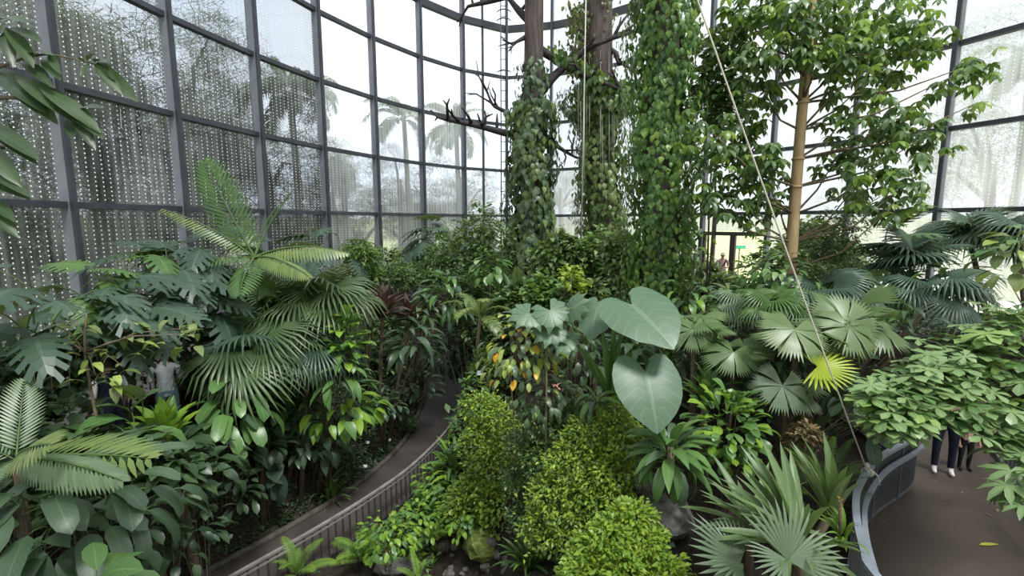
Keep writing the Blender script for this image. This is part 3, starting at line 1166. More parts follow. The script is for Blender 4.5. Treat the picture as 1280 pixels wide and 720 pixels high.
outside_palm(362, 118, 24, 3.0, 'tall outdoor palm arching behind the dark tinted panes', 1, 17)
outside_palm(505, 150, 36, 3.4, 'slender outdoor palm seen through the bright foggy panes', 2)
outside_palm(570, 160, 38, 3.2, 'pale outdoor palm beyond the dead branch', 3)
outside_palm(1290, 75, 26, 3.2, 'outdoor palm behind the glass beside the leafy tree', 4)
outside_tree(-40, 120, 17, 5.0, 5.5, 'dark broadleaf tree outside beyond the panes crossed by the overhanging branch', 3600, 11, ls=0.75, lobes=14)
outside_tree(110, 150, 20, 4.6, 5.0, 'dense dark tree outside the tinted panes above the monsteras', 3600, 12, ls=0.75, lobes=14)
outside_tree(225, 110, 23, 3.8, 4.6, 'tree with sky gaps outside the upper tinted panes', 1700, 13, ls=0.6, lobes=10)
outside_tree(250, 205, 22, 4.0, 2.8, 'low dark tree outside behind the feather palm', 2600, 14, ls=0.7, lobes=10)
outside_tree(330, 190, 25, 3.6, 3.4, 'grey green tree outside below the tall palm', 2200, 15, ls=0.65, lobes=10)
outside_tree(430, 218, 32, 2.8, 2.4, 'round pale tree outside behind the fan palms', 900, 16)
outside_tree(500, 225, 36, 2.8, 2.6, 'round hazy tree outside below the slender palm', 900, 17)
outside_tree(415, 245, 29, 2.4, 1.7, 'low grey tree outside beside the round pale tree', 1300, 26, ls=0.5, lobes=9)
outside_tree(470, 250, 31, 2.4, 1.5, 'low grey tree outside between the two round trees', 1300, 27, ls=0.5, lobes=9)
outside_tree(540, 255, 34, 2.6, 1.5, 'low grey tree outside below the pale palm', 1300, 28, ls=0.5, lobes=9)
outside_tree(580, 248, 42, 5.0, 2.0, 'low hazy tree line outside beyond the dead branch', 1200, 18, ls=0.7)
outside_tree(700, 235, 44, 5.0, 2.6, 'hazy tree outside between the vine clad trunks', 1200, 19, ls=0.7)
outside_tree(1240, 205, 24, 4.2, 2.6, 'hazy tree outside the panes above the dark fan palms', 1600, 20, ls=0.6, lobes=10)
outside_tree(1120, 250, 36, 5.0, 2.0, 'low hazy tree outside behind the tan trunk', 900, 21)
outside_tree(1330, 40, 28, 4.0, 3.5, 'tall hazy tree outside at the bend of the wall', 1200, 22)
OHG = 'rounded bushes in the outdoor row along the glass'
for k, (x, y, t) in enumerate([(-120, 310, 14), (20, 305, 15), (110, 300, 17.5), (190, 298, 19.5), (265, 295, 22), (330, 292, 25), (395, 290, 27.5), (450, 288, 30), (505, 286, 33), (560, 286, 35), (615, 286, 37), (700, 286, 36), (760, 286, 34)]):
    outside_tree(x, y, t, 2.6, 1.5, 'rounded bush in the outdoor row along the glass', 900, 300 + k, 'outdoor_bush', ls=0.6, lobes=8)


# ------------------------------------------------------------------ leaf mesh shortcuts
def MON(i, mat='monstera'):
    return lm('monstera_leaf%d' % (i % 3), lambda: monstera_leaf(0.55 + 0.2 * (i % 3), 6 + i % 2, i % 3, 0.45 + 0.2 * (i % 3)), mat, 'stem_green')


def FAN(i, mat='fan_left', pet=0.8, style='round'):
    st = {'round': (36, 320, 0.52, 0.25, 0.25, 0.12), 'droop': (36, 290, 0.42, 0.55, 0.6, 0.16), 'stiff': (24, 250, 0.5, 0.05, 0.05, 0.0), 'spear': (11, 85, 0.5, 0.08, 0.1, 0.05), 'wide': (34, 330, 0.66, 0.38, 0.25, 0.18)}[style]
    return lm('fan_%s_%d_%.1f' % (style, i % 3, pet), lambda: fan_leaf(st[0], st[1], st[2], st[3], st[4], pet, st[5], i % 3), mat, 'stem_green')


def FEA(i, mat='feather', style='palm'):
    st = {'palm': (30, 0.24, 0.022, 0.95, 0.9, 0.30, 0.9), 'cycad': (34, 0.20, 0.022, 1.1, 0.5, 0.3, 0.9), 'droopy': (26, 0.26, 0.024, 1.0, 1.5, 0.05, 0.9), 'fern': (26, 0.20, 0.020, 1.25, 1.2, 0.05, 0.9)}[style]
    return lm('feather_%s_%d' % (style, i % 2), lambda: feather_frond(st[0], st[1], st[2], st[3], st[4] + 0.2 * (i % 2), st[5], st[6], 0.10, 0.3, seed=i % 2), mat, 'stem_green')


def PAD(i, mat='paddle_dark', style='paddle'):
    st = {'paddle': dict(W=0.36, prof='paddle', n=8, a0=0.4, droop=1.0, pet=0.5), 'lance': dict(W=0.26, prof='lance', a0=0.7, droop=1.3, pet=0.15),
          'ovate': dict(W=0.48, prof='ovate', a0=0.35, droop=0.9, pet=0.45), 'strap': dict(W=0.13, prof='strap', n=7, a0=0.9, droop=1.5, fold=0.4),
          'stiff': dict(W=0.145, prof='strap', n=5, a0=0.15, droop=0.35, fold=0.5), 'nest': dict(W=0.24, prof='lance', n=6, a0=0.6, droop=0.9, fold=0.35),
          'wide_nest': dict(W=0.34, prof='lance', n=6, a0=0.6, droop=0.8, fold=0.35), 'broad': dict(W=0.55, prof='ellip', a0=0.35, droop=0.9, pet=0.4), 'obov': dict(W=0.40, prof='obov', a0=0.6, droop=1.1, fold=0.3), 'spoon': dict(W=0.46, prof='spoon', n=6, a0=0.6, droop=1.0, fold=0.3)}[style]
    v = i % 3
    st = dict(st)
    st['droop'] = st['droop'] * (0.75 + 0.3 * v)
    st['wave'] = 0.02 if style in ('paddle', 'ovate', 'broad') else 0.0

    def mk():
        k = dict(st)
        mb = MB()
        pet = k.pop('pet', 0)
        s0 = petiole(mb, pet, 0.018, 1.2, k['a0'] + 0.2) if pet else Vector((0, 0, 0))
        blade(mb, 1.0, k['W'], k['prof'], k.get('n', 5), k['a0'], k['droop'], k.get('fold', 0.22), s0, None, k['wave'])
        return mb
    return lm('leaf_%s_%d' % (style, v), mk, mat, 'stem_green')


def WHO(i, mat='whorl', style='schef'):
    st = {'schef': (7, 0.50, 'spoon', 0.35, 0.45, 0.25, 360), 'tree': (6, 0.40, 'ellip', 0.55, 0.9, -0.1, 300), 'near': (7, 0.30, 'ellip', 0.5, 0.8, 0.1, 330), 'rose': (9, 0.34, 'obov', 0.0, 0.7, 0.6, 360)}[style]
    return lm('whorl_%s_%d' % (style, i % 3), lambda: whorl_leaf(st[0] - (i % 3 == 1), st[1], st[2], st[3], st[4] + 0.15 * (i % 3), st[5], n=5 if style == 'schef' else 3, span=st[6], seed=i % 3), mat, 'stem_green')


# ------------------------------------------------------------------ plant habits
def gpt(c):
    """soil under a crown; a plant that overhangs a path is rooted beside it"""
    q = Vector((c.x, c.y, 0))
    for arr, lim, line in ((_lc, 1.12, LPATH_C), (_rc, 1.95, RPATH_C)):
        dd = (arr[:, 0] - q.x) ** 2 + (arr[:, 1] - q.y) ** 2
        i = int(dd.argmin())
        if dd[i] < lim * lim:
            s_ = sidevec(line, i)
            o_ = Vector((q.x - arr[i, 0], q.y - arr[i, 1], 0))
            sg = 1 if o_.dot(s_) > (0.35 if lim > 1.5 else -0.2) else -1
            q = Vector((arr[i, 0], arr[i, 1], 0)) + s_ * sg * lim
    return Vector((q.x, q.y, ground(q.x, q.y)))


def tg(px, py):
    """depth at which the ray through a pixel meets the soil"""
    return (GG(px, py) - CAM).y / ray(px, py).y


def rosette(name, label, cat, px, py, t, fn, mats, n, s, el=(1.0, -0.3), trunk=0.06, group=None, seed=0, tmat='stem_brown', part='leaf', az=None, lean=(0, 0), sj=0.2, spread=0.03, stems=True):
    """leaves radiating from the top of a trunk (or from the soil)"""
    rng = random.Random(seed * 7 + 1)
    c = P(px, py, t)
    b = gpt(c) + Vector((lean[0], lean[1], 0))
    if b.z > c.z - 0.05:
        b.z = c.z - 0.05
    p = Plant(name, label, cat, b, group)
    if stems and trunk:
        m = b.lerp(c, 0.5) + Vector((rng.uniform(-.08, .08), rng.uniform(-.08, .08), 0))
        p.stem([b - Vector((0, 0, 0.1)), m, c], [trunk * 1.15, trunk, trunk * 0.9], tmat, 'trunk' if trunk > 0.04 else 'stem')
    for i in range(n):
        f = (i + 0.5) / n
        e = el[0] + (el[1] - el[0]) * f ** 0.9 + rng.uniform(-.12, .12)
        a = (i * 2.39996 if az is None else rng.uniform(az[0], az[1])) + rng.uniform(-.2, .2)
        q = c + Vector((math.cos(a) * spread, math.sin(a) * spread, -f * spread * 2))
        m = mats[0] if len(mats) == 1 else rng.choices(mats, [4] + [1] * (len(mats) - 1))[0]
        p.leaf(fn(rng.randrange(6), m), leaf_M(q, a - PI / 2, e, rng.uniform(-.25, .25), s * rng.uniform(1 - sj, 1 + sj)), part)
    return p


def clump(name, label, cat, px, py, t, R, H, fn, mats, n, s, group=None, seed=0, part='leaf', smat='stem_brown', sr=0.009, el=(0.3, -0.5), wts=None, front=True, nst=4, low=0.3):
    """leaves spread over a dome of radius R (across) and H (up) about the pixel; stems from the soil"""
    rng = random.Random(seed * 13 + 5)
    c = P(px, py, t)
    b = gpt(c)
    b.z = min(b.z, c.z - 0.1)
    p = Plant(name, label, cat, b, group)
    toc = (CAM - c)
    toc.z = 0
    toc.normalize()
    pts = []
    for i in range(n):
        for _ in range(6):
            d = rnd_dir(rng)
            if d.z < -low * 2:
                continue
            if front and d.dot(toc) < -0.35 and rng.random() < 0.75:
                continue
            break
        k = rng.uniform(0.55, 1.0)
        q = c + Vector((d.x * R * k, d.y * R * k, d.z * H * k))
        a = math.atan2(d.y, d.x) + rng.uniform(-.5, .5)
        e = el[1] + (el[0] - el[1]) * max(0, d.z) + rng.uniform(-.2, .2)
        m = mats[0] if len(mats) == 1 else rng.choices(mats, wts or [4] + [1] * (len(mats) - 1))[0]
        ss = s * rng.uniform(0.75, 1.2)
        back = Vector((math.cos(a), math.sin(a), 0)) * ss * 0.5
        p.leaf(fn(rng.randrange(6), m), leaf_M(q - back, a - PI / 2, e, rng.uniform(-.3, .3), ss), part)
        pts.append(q - back)
    for q in rng.sample(pts, min(nst, len(pts))):
        p.stem([b + Vector((rng.uniform(-.1, .1), rng.uniform(-.1, .1), -0.05)), b.lerp(q, 0.5) + Vector((0, 0, 0.1)), q], [sr * 1.4, sr, sr * 0.7], smat, 'stem', 5)
    return p


def shrub(name, label, px, py, t, R, H, n, ls, mats, group=None, seed=0, base_leaf=None, lobes=9, el=(-0.6, 0.8), cat='shrub', blobs=None, nbr=5):
    """twiggy bush whose leaves are too small to count"""
    rng = random.Random(seed * 17 + 3)
    c = P(px, py, t)
    b = gpt(c)
    b.z = min(b.z, c.z - 0.3)
    p = Plant(name, label, cat, b, group)
    if blobs:
        cl = [(P(x, y, tt), r) for x, y, tt, r in blobs]
    else:
        cl = []
        for _ in range(lobes):
            d = rnd_dir(rng)
            cl.append((c + Vector((d.x * R * 0.62, d.y * R * 0.62, d.z * H * 0.62)), rng.uniform(0.34, 0.5) * min(R, H) * 1.15))
    for q, r in cl[:nbr]:
        p.stem([b - Vector((0, 0, 0.05)), b.lerp(q, 0.5) + Vector((rng.uniform(-.1, .1), rng.uniform(-.1, .1), 0.05)), q], [0.03, 0.02, 0.01], 'stem_brown', 'stem', 5)
    Ms = []
    tot = sum(r * r for _, r in cl)
    for q, r in cl:
        for _ in range(max(3, int(n * r * r / tot))):
            d = rnd_dir(rng)
            if d.z < -0.3 and rng.random() < 0.5:
                d.z = -d.z
            k = rng.uniform(0.45, 1.0) ** 0.5 * (1 + 0.30 * math.sin(d.x * 7 + q.x * 5) * math.cos(d.z * 6 + q.y * 3)) * (rng.uniform(1.0, 1.35) if rng.random() < .14 else 1.0)
            Ms.append(leaf_M(q + d * r * k, math.atan2(d.y, d.x) - PI / 2 + rng.uniform(-1, 1), rng.uniform(*el) + d.z * 0.3, rng.uniform(-.5, .5), ls * rng.uniform(0.7, 1.3)))
    p.foliage(base_leaf or SMALL, Ms, mats, 'foliage', seed)
    return p


def vine_trunk(name, label, pts, rad_, mat, vine, seed=0):
    """trunk through world points with a sleeve of climbing leaves; vine: list of (z0, z1, radius, n, leaf size, mats)"""
    rng = random.Random(seed)
    pts = [Vector(p) for p in pts]
    p = Plant(name, label, 'tree', pts[0])
    p.stem(smooth_pts(pts, 14), [rad_[0] + (rad_[1] - rad_[0]) * i / 14 for i in range(15)], mat, 'trunk', 12)

    def at(z):
        for a, b in zip(pts, pts[1:]):
            if a.z <= z <= b.z:
                return a.lerp(b, (z - a.z) / (b.z - a.z))
        return pts[-1].copy()
    for k, (z0, z1, r, n, ls, mats) in enumerate(vine):
        Ms = []
        for _ in range(n):
            z = rng.uniform(z0, z1)
            q = at(z)
            a = rng.uniform(0, 2 * PI)
            fe = min(1.0, 0.45 + 2.2 * min(z - z0, z1 - z))
            rr = r * fe * (1 + 0.22 * math.sin(3 * a + z * 1.7 + seed) + 0.16 * math.sin(5 * a - z * 3.1 + k)) * rng.uniform(0.72, 1.06)
            d = Vector((math.cos(a), math.sin(a), 0))
            tip = d * rng.uniform(0.1, 0.7) + Vector((rng.uniform(-.4, .4), rng.uniform(-.4, .4), -1.0))
            nr = d + Vector((0, 0, rng.uniform(0.0, 0.8)))
            Ms.append(frame_M(q + d * rr, tip, nr, ls * rng.uniform(0.7, 1.3)))
        p.foliage(IVY, Ms, mats, 'climbing_vine', seed * 5 + k)
    return p


def branch_tree(p, start, ends, r0, mat='branch_dark', twigs=4, seed=0, tl=0.5, curl=0.5):
    """bare crooked limb with antler like twigs"""
    rng = random.Random(seed)
    pts = smooth_pts([start] + ends, 8)
    mb = MB()
    mb.tube([q - p.base for q in pts], [r0 * (1 - 0.6 * i / 8) for i in range(9)], 7)
    for k in range(twigs):
        i = rng.randrange(4, 9)
        q = pts[i]
        d = (pts[i] - pts[i - 1]).normalized()
        o1 = (d * 0.5 + rnd_dir(rng) * 0.8 + Vector((0, 0, curl))).normalized()
        m = q + o1 * tl * rng.uniform(.5, 1)
        e = m + (o1 + rnd_dir(rng) * 0.6).normalized() * tl * rng.uniform(.4, .8)
        e2 = m + (o1 + rnd_dir(rng) * 0.9).normalized() * tl * rng.uniform(.3, .7)
        mb.tube([q - p.base, m - p.base, e - p.base], [r0 * .4, r0 * .3, r0 * .14], 5)
        mb.tube([m - p.base, e2 - p.base], [r0 * .26, r0 * .12], 5)
    return mb.build('branch', mat, p.root)


# ------------------------------------------------------------------ tall trunks
def col_at(px_list, t):
    """trunk line: pixels top to bottom at a depth, lowest point dropped to the soil"""
    pts = [P(x, y, t) for x, y in px_list]
    y0 = sum(q.y for q in pts) / len(pts)
    out = []
    for (x, y), q in zip(px_list, pts):
        d = ray(x, y)
        out.append(CAM + d * (y0 / d.y))
    g = out[0].copy()
    g.z = ground(g.x, g.y) - 0.1
    return [g] + out


c1 = col_at([(662, 330), (664, 200), (667, 80), (668, -60)], 16.0)
t1 = vine_trunk('vine_covered_trunk', 'tall dark trunk with bare upper half and grey green climbing leaves', c1, (0.36, 0.30), 'bark_dark',
                [(3.2, 10.1, 0.74, 4600, 0.24, ['vine_grey', 'vine_grey', 'vine_olive']), (9.8, 11.4, 0.50, 260, 0.22, ['vine_grey'])], 31)
c2 = col_at([(752, 330), (750, 200), (749, 80), (748, -60)], 17.0)
t2 = vine_trunk('vine_covered_trunk', 'thick reddish trunk with brown hanging vines above a leafy green skirt', c2, (0.50, 0.46), 'bark_dark',
                [(3.5, 10.6, 0.85, 3600, 0.22, ['vine', 'vine_olive', 'vine_olive']), (9.6, 11.0, 1.15, 1400, 0.22, ['vine', 'vine_olive']), (11.0, 18.0, 0.58, 650, 0.15, ['vine_brown', 'vine_brown', 'vine_olive'])], 32)
c3 = col_at([(822, 380), (826, 250), (828, 120), (832, -60)], 10.5)
t3 = vine_trunk('ivy_clad_trunk', 'broad trunk wrapped in dense glossy green ivy', c3, (0.42, 0.36), 'bark_dark',
                [(2.2, 13.6, 0.70, 11500, 0.142, ['vine', 'vine', 'vine', 'tree_leaf_light'])], 33)

# bare steel-like limbs on the first two trunks
branch_tree(t1, P(664, 165, 16), [P(640, 168, 16.2), P(600, 158, 16.4), P(560, 150, 16.5)], 0.16, seed=1, twigs=8, tl=0.55)
branch_tree(t1, P(667, 30, 16), [P(650, 15, 16.2), P(632, -8, 16.4)], 0.17, seed=2, twigs=4)
branch_tree(t1, P(632, -5, 16.3), [P(610, 2, 16.4), P(585, 8, 16.5)], 0.13, seed=3, twigs=5)
branch_tree(t1, P(660, 45, 16), [P(650, 50, 15.5), P(640, 55, 15.2)], 0.09, seed=4, twigs=4, tl=0.4, curl=-.3)
branch_tree(t1, P(655, 160, 16.1), [P(632, 140, 16.3), P(617, 132, 16.4), P(610, 118, 16.4)], 0.09, seed=5, twigs=5, tl=0.7)
branch_tree(t1, P(672, 120, 16), [P(690, 98, 16), P(712, 78, 16), P(745, 55, 15.8), P(790, 40, 15.6)], 0.17, seed=6, twigs=6, tl=0.6)
branch_tree(t1, P(672, 60, 16), [P(690, 72, 16), P(710, 85, 16), P(740, 98, 15.8), P(775, 112, 15.6)], 0.16, seed=7, twigs=4, tl=0.6)
branch_tree(t1, P(686, 172, 16), [P(700, 185, 16.2), P(720, 197, 16.4)], 0.10, seed=8, twigs=4, tl=0.5)
branch_tree(t2, P(750, 60, 16.8), [P(768, 65, 16.5), P(775, 80, 16.3), P(790, 72, 16)], 0.12, seed=9, twigs=6, tl=0.5, curl=-.2)
branch_tree(t2, P(752, 150, 17), [P(772, 140, 16.6), P(785, 125, 16.2)], 0.09, seed=10, twigs=3, tl=0.4)
# leafy limb between them
rng0 = random.Random(5)
Ms = []
for _ in range(420):
    s_ = rng0.random()
    q = P(690 + 95 * s_, 62 + 58 * s_, 15.9) + rnd_dir(rng0) * rng0.uniform(0.05, 0.34)
    Ms.append(frame_M(q, Vector((rng0.uniform(-.5, .5), rng0.uniform(-.5, .5), -1)), rnd_dir(rng0) + Vector((0, -0.7, 0.3)), 0.2 * rng0.uniform(.7, 1.3)))
t1.foliage(IVY, Ms, ['vine', 'vine_grey', 'tree_leaf_light'], 'leafy_limb', 3)
# the epiphyte arm left of the thick trunk and a few hanging roots
branch_tree(t2, P(748, 25, 17), [P(735, 30, 16.6), P(726, 50, 16.5), P(727, 100, 16.5)], 0.16, seed=12, twigs=2, tl=0.4, curl=-.6)
Ms = []
for _ in range(520):
    s_ = rng0.random()
    q = P(712 + 26 * rng0.random(), 2 + 95 * s_, 16.5) + rnd_dir(rng0) * rng0.uniform(0.05, 0.40)
    Ms.append(frame_M(q, Vector((rng0.uniform(-.5, .5), rng0.uniform(-.5, .5), -1)), rnd_dir(rng0) + Vector((0, -0.7, 0.3)), 0.17 * rng0.uniform(.7, 1.3)))
t2.foliage(IVY, Ms, ['vine_olive', 'vine_brown'], 'hanging_leaves', 4)
mb = MB()
for k in range(16):
    x = rng0.uniform(722, 772)
    a = P(x, rng0.uniform(60, 150), 16.0)
    b = P(x + rng0.uniform(-1, 1), rng0.uniform(160, 260), 16.0)
    mb.tube([a - t2.base, b - t2.base], 0.006, 3)
stuff(mb.build('aerial_roots', 'cord', t2.root))
mb = MB()
a, b = P(733, -30, 15.2), P(733, 345, 15.2)
b = Vector((a.x, a.y, b.z))
mb.tube([a, (a + b) / 2, b], 0.022, 5)
tag(mb.build('hanging_cord', 'cord'), 'thin pale cord hanging straight in front of the thick trunk', 'cord')

# dark ivy cone between the column and the leafy tree
shrub('ivy_topped_stem', 'dark ivy cone hanging between the ivy clad trunk and the leafy tree', 900, 90, 10.6, 0.6, 0.9, 1500, 0.17, ['vine', 'tree_leaf'], seed=41, base_leaf=IVY,
      blobs=[(898, 62, 10.6, 0.35), (903, 95, 10.6, 0.5), (893, 120, 10.5, 0.45), (905, 140, 10.6, 0.45)], cat='vine', nbr=2)


# ------------------------------------------------------------------ leafy tree with tan trunk
def leafy_tree():
    rng = random.Random(77)
    T = 9.0
    tr = col_at([(988, 330), (996, 220), (1005, 110), (1012, 40), (1020, -50)], T)
    p = Plant('leafy_tree', 'slender tan trunked tree with drooping hand shaped leaves', 'tree', tr[0])
    sp = smooth_pts(tr, 16)
    p.stem(sp, [0.12 - 0.055 * i / 16 for i in range(17)], 'bark_tan', 'trunk', 10)
    for y in (140, 205, 250):
        q = P(1003 - (y - 110) * 0.075, y, T)
        q = min(sp, key=lambda a: (a - q).length)
        mb = MB()
        mb.tube([q - p.base - Vector((0, 0, .03)), q - p.base, q - p.base + Vector((0, 0, .03))], [0.10, 0.125, 0.10], 8)
        mb.build('trunk_knot', 'bark_tan', p.root)
    CL = [(930, 20, 45), (975, 25, 38), (1040, 22, 45), (1100, 20, 45), (1142, 28, 36), (1060, 75, 38), (1120, 58, 42), (1168, 48, 22), (1090, 95, 38), (1212, 82, 30), (1185, 98, 22),
          (952, 108, 38), (930, 155, 38), (885, 160, 34), (905, 205, 42), (952, 205, 38), (1060, 140, 30), (1130, 140, 36), (1165, 165, 32), (1105, 172, 42), (1050, 190, 32), (1100, 212, 38),
          (1070, 232, 28), (1130, 232, 28), (1222, 128, 10), (930, 252, 36), (968, 240, 28), (890, 245, 26), (1100, 246, 22), (1112, 262, 14), (1030, 60, 28), (1000, 10, 30), (1014, 22, 26), (1008, 52, 20), (960, 60, 30), (1075, 40, 30)]
    tot = sum(r * r for _, _, r in CL)
    extra = []
    for (x, y, r) in CL:
        tt = T + (rng.uniform(-0.9, 0.9) if (x, y) not in ((1014, 22), (1008, 52)) else -.5)
        c = P(x, y, tt)
        R = r * T / F_PX
        st = min(sp[2:], key=lambda a: (a - (c - Vector((0, 0, 1.0)))).length + max(0, a.z - c.z) * 2)
        mid = st.lerp(c, 0.55) + Vector((0, rng.uniform(-.1, .1), rng.uniform(-0.3, -.1)))
        p.stem([st, mid, c], [0.026, 0.018, 0.008], 'stem_brown', 'branch', 5)
        for k in range(max(2, round(285 * r * r / tot))):
            d = rnd_dir(rng)
            q = c + d * R * rng.uniform(0.3, 1.0)
            a = math.atan2(d.y, d.x) + rng.uniform(-.6, .6)
            m = 'tree_leaf_light' if rng.random() < (0.18 if y < 120 else 0.10) else 'tree_leaf'
            p.leaf(WHO(rng.randrange(6), m, 'tree'), leaf_M(q - Vector((0, 0, 0.1)), a - PI / 2, rng.uniform(-.5, .2), rng.uniform(-.3, .3), 0.25 * rng.uniform(.8, 1.2)))
        for k in range(round(900 * r * r / tot)):
            d = rnd_dir(rng)
            q = c + d * R * rng.uniform(0.2, 1.15)
            extra.append(leaf_M(q - Vector((0, 0, 0.1)), rng.uniform(0, 6.28), rng.uniform(-.5, .2), rng.uniform(-.3, .3), 0.225 * rng.uniform(.7, 1.2)))
    p.foliage(whorl_leaf(5, 0.40, 'ellip', 0.0, 0.9, -0.1, n=3, span=300, seed=4), extra, ['tree_leaf', 'tree_leaf', 'tree_leaf', 'tree_leaf_light'], 'foliage', 78)
    return p


leafy_tree()

# ------------------------------------------------------------------ left bank: monsteras, palms, paddle leaves
MG = 'dark monsteras under the tinted panes'
mfn = lambda i, m: MON(i, m)
for k, (px, py, t, R, H, n, s) in enumerate([(50, 425, 6.6, 0.85, 0.45, 14, 0.80), (150, 405, 7.8, 0.8, 0.4, 14, 0.72), (205, 352, 9.2, 0.85, 0.5, 16, 0.75),
                                             (262, 345, 10.2, 0.9, 0.55, 18, 0.74), (335, 350, 11.2, 0.9, 0.5, 14, 0.70), (235, 400, 9.4, 0.8, 0.45, 14, 0.7)]):
    lab = ['large dark monstera rising behind the standing fern frond', 'dark monstera behind the olive leaved sapling', 'dark monstera standing under the post of the glass wall',
           'dark monstera just below the feather palm', 'dark monstera behind the fan palms, against the glass wall', 'dark monstera above the person in white'][k]
    clump('monstera', lab, 'monstera', px, py, t, R, H, mfn, ['monstera'], n, s, seed=k + 1, group=MG, nst=4, el=(0.2, -0.35))
clump('monstera', 'bright green young monstera in front of the glass wall', 'monstera', 112, 368, 7.6, 0.35, 0.25, mfn, ['monstera_bright'], 7, 0.55, seed=8, nst=3)
clump('monstera', 'single bright monstera leaf cluster among dark ones', 'monstera', 178, 342, 8.8, 0.3, 0.2, mfn, ['monstera_bright'], 5, 0.55, seed=9, nst=2)
clump('monstera', 'small looking dark monstera behind the yellow tipped frond', 'monstera', 415, 325, 14.5, 1.1, 0.6, mfn, ['monstera'], 16, 0.75, seed=10, nst=3)
clump('monstera', 'dark umbrella shaped crown beside the back glass', 'monstera', 552, 305, 18.0, 1.1, 0.55, mfn, ['monstera'], 22, 0.8, seed=11, nst=3)
clump('monstera', 'upright bright monstera with deep cut leaves beside the dark fan palms', 'monstera', 1113, 335, 9.4, 0.35, 0.5, mfn, ['monstera_bright', 'monstera'], 9, 0.75, seed=12, nst=3, el=(0.9, -0.9))

# feather palm with explicit fronds
FP = {'a': dict(n=22, ll=0.30, wl=0.026, ang=1.05, droop=0.25, vee=0.25, a0=0.12, bare=0.10, hang=0.10), 'b': dict(n=28, ll=0.17, wl=0.022, ang=1.15, droop=0.55, vee=0.1, a0=0.25, bare=0.12, hang=0.9),
      'c': dict(n=22, ll=0.16, wl=0.020, ang=0.8, droop=0.3, vee=0.6, a0=0.15, bare=0.3, hang=0.1), 'd': dict(n=17, ll=0.24, wl=0.030, ang=1.1, droop=0.35, vee=0.0, a0=0.15, bare=0.1, hang=0.15)}


def frond_to(p, c, tip, nrm, spec, name='frond'):
    """frond = rachis, with every leaflet a piece of its own"""
    style, mat = spec
    k = FP[style]
    key = ('rachis', style)
    if key not in MESHC:
        N = 8
        q = Vector((0, 0, 0))
        pts, angs = [q.copy()], [k['a0']]
        for i in range(N):
            a = k['a0'] - k['droop'] * ((i + 0.5) / N) ** 1.2
            q = q + Vector((0, math.cos(a), math.sin(a))) / N
            pts.append(q.copy())
            angs.append(a)
        mb = MB()
        mb.tube(pts, [0.012 * (1 - 0.8 * i / N) for i in range(N + 1)], 4, cap=False)
        Ms = []
        for j in range(k['n']):
            s_ = k['bare'] + (1 - k['bare']) * (j + 0.5) / k['n']
            x = s_ * N
            i = min(N - 1, int(x))
            q = pts[i].lerp(pts[i + 1], x - i)
            a = angs[i + 1]
            fw, upv = Vector((0, math.cos(a), math.sin(a))), Vector((0, -math.sin(a), math.cos(a)))
            env = math.sin(PI * (0.12 + 0.86 * (j + 0.5) / k['n'])) ** 0.6
            for sd in (-1, 1):
                th = k['ang'] - 0.45 * s_
                out = Vector((sd, 0, 0)) * math.sin(th) * math.cos(k['vee']) + fw * math.cos(th) + upv * math.sin(k['vee']) * math.sin(th) - Vector((0, 0, k['hang'] * .6))
                M = frame_M(q, out, upv, 1.0)
                Ms.append(M @ Matrix.Diagonal((k['wl'], k['ll'] * env, k['ll'] * env, 1)))
        MESHC[key] = (mb.mesh('rachis', 'stem_green'), Ms)
    me, Ms = MESHC[key]
    v = Vector(tip) - Vector(c)
    fr = p.leaf(me, frame_M(Vector(c), v, Vector(nrm), v.length / 0.97), name)
    lme = lm('leaflet', lambda: blade(MB(), 1.0, 1.0, 'lance', 3, 0.05, 0.35, 0.0), mat)
    for M in Ms:
        obj('leaflet', lme, fr, M)


def feather_palm():
    t = 10.2
    c = P(318, 322, t)
    b = gpt(c)
    p = Plant('feather_palm', 'feather palm with one tall upright frond and a yellow tipped arching frond', 'palm', b)
    p.stem([b - Vector((0, 0, .1)), b.lerp(c, .5), c], [0.14, 0.12, 0.09], 'stem_brown', 'trunk', 8)
    toc = (CAM - c).normalized()
    frond_to(p, c, P(258, 206, t - 0.3), toc + Vector((-.3, 0, .2)), ('a', 'feather'))
    frond_to(p, c, P(205, 262, t - 0.8), Vector((.2, -.5, 1)), ('b', 'feather_pale'))
    frond_to(p, c, P(432, 316, t - 1.0), Vector((-.1, -.3, 1)), ('b', 'feather_pale'))
    frond_to(p, c, P(372, 235, t + 0.4), Vector((-.8, -.6, .3)), ('c', 'feather'))
    frond_to(p, c, P(240, 330, t - 1.2), Vector((0, -.5, 1)), ('d', 'feather'))
    frond_to(p, c, P(345, 262, t + 0.8), Vector((-.6, -.8, .3)), ('c', 'feather'))
    frond_to(p, c, P(385, 345, t - 1.4), Vector((0, -.5, 1)), ('b', 'feather_pale'))
    frond_to(p, c, P(300, 365, t - 1.6), Vector((0, -.7, 1)), ('d', 'feather'))


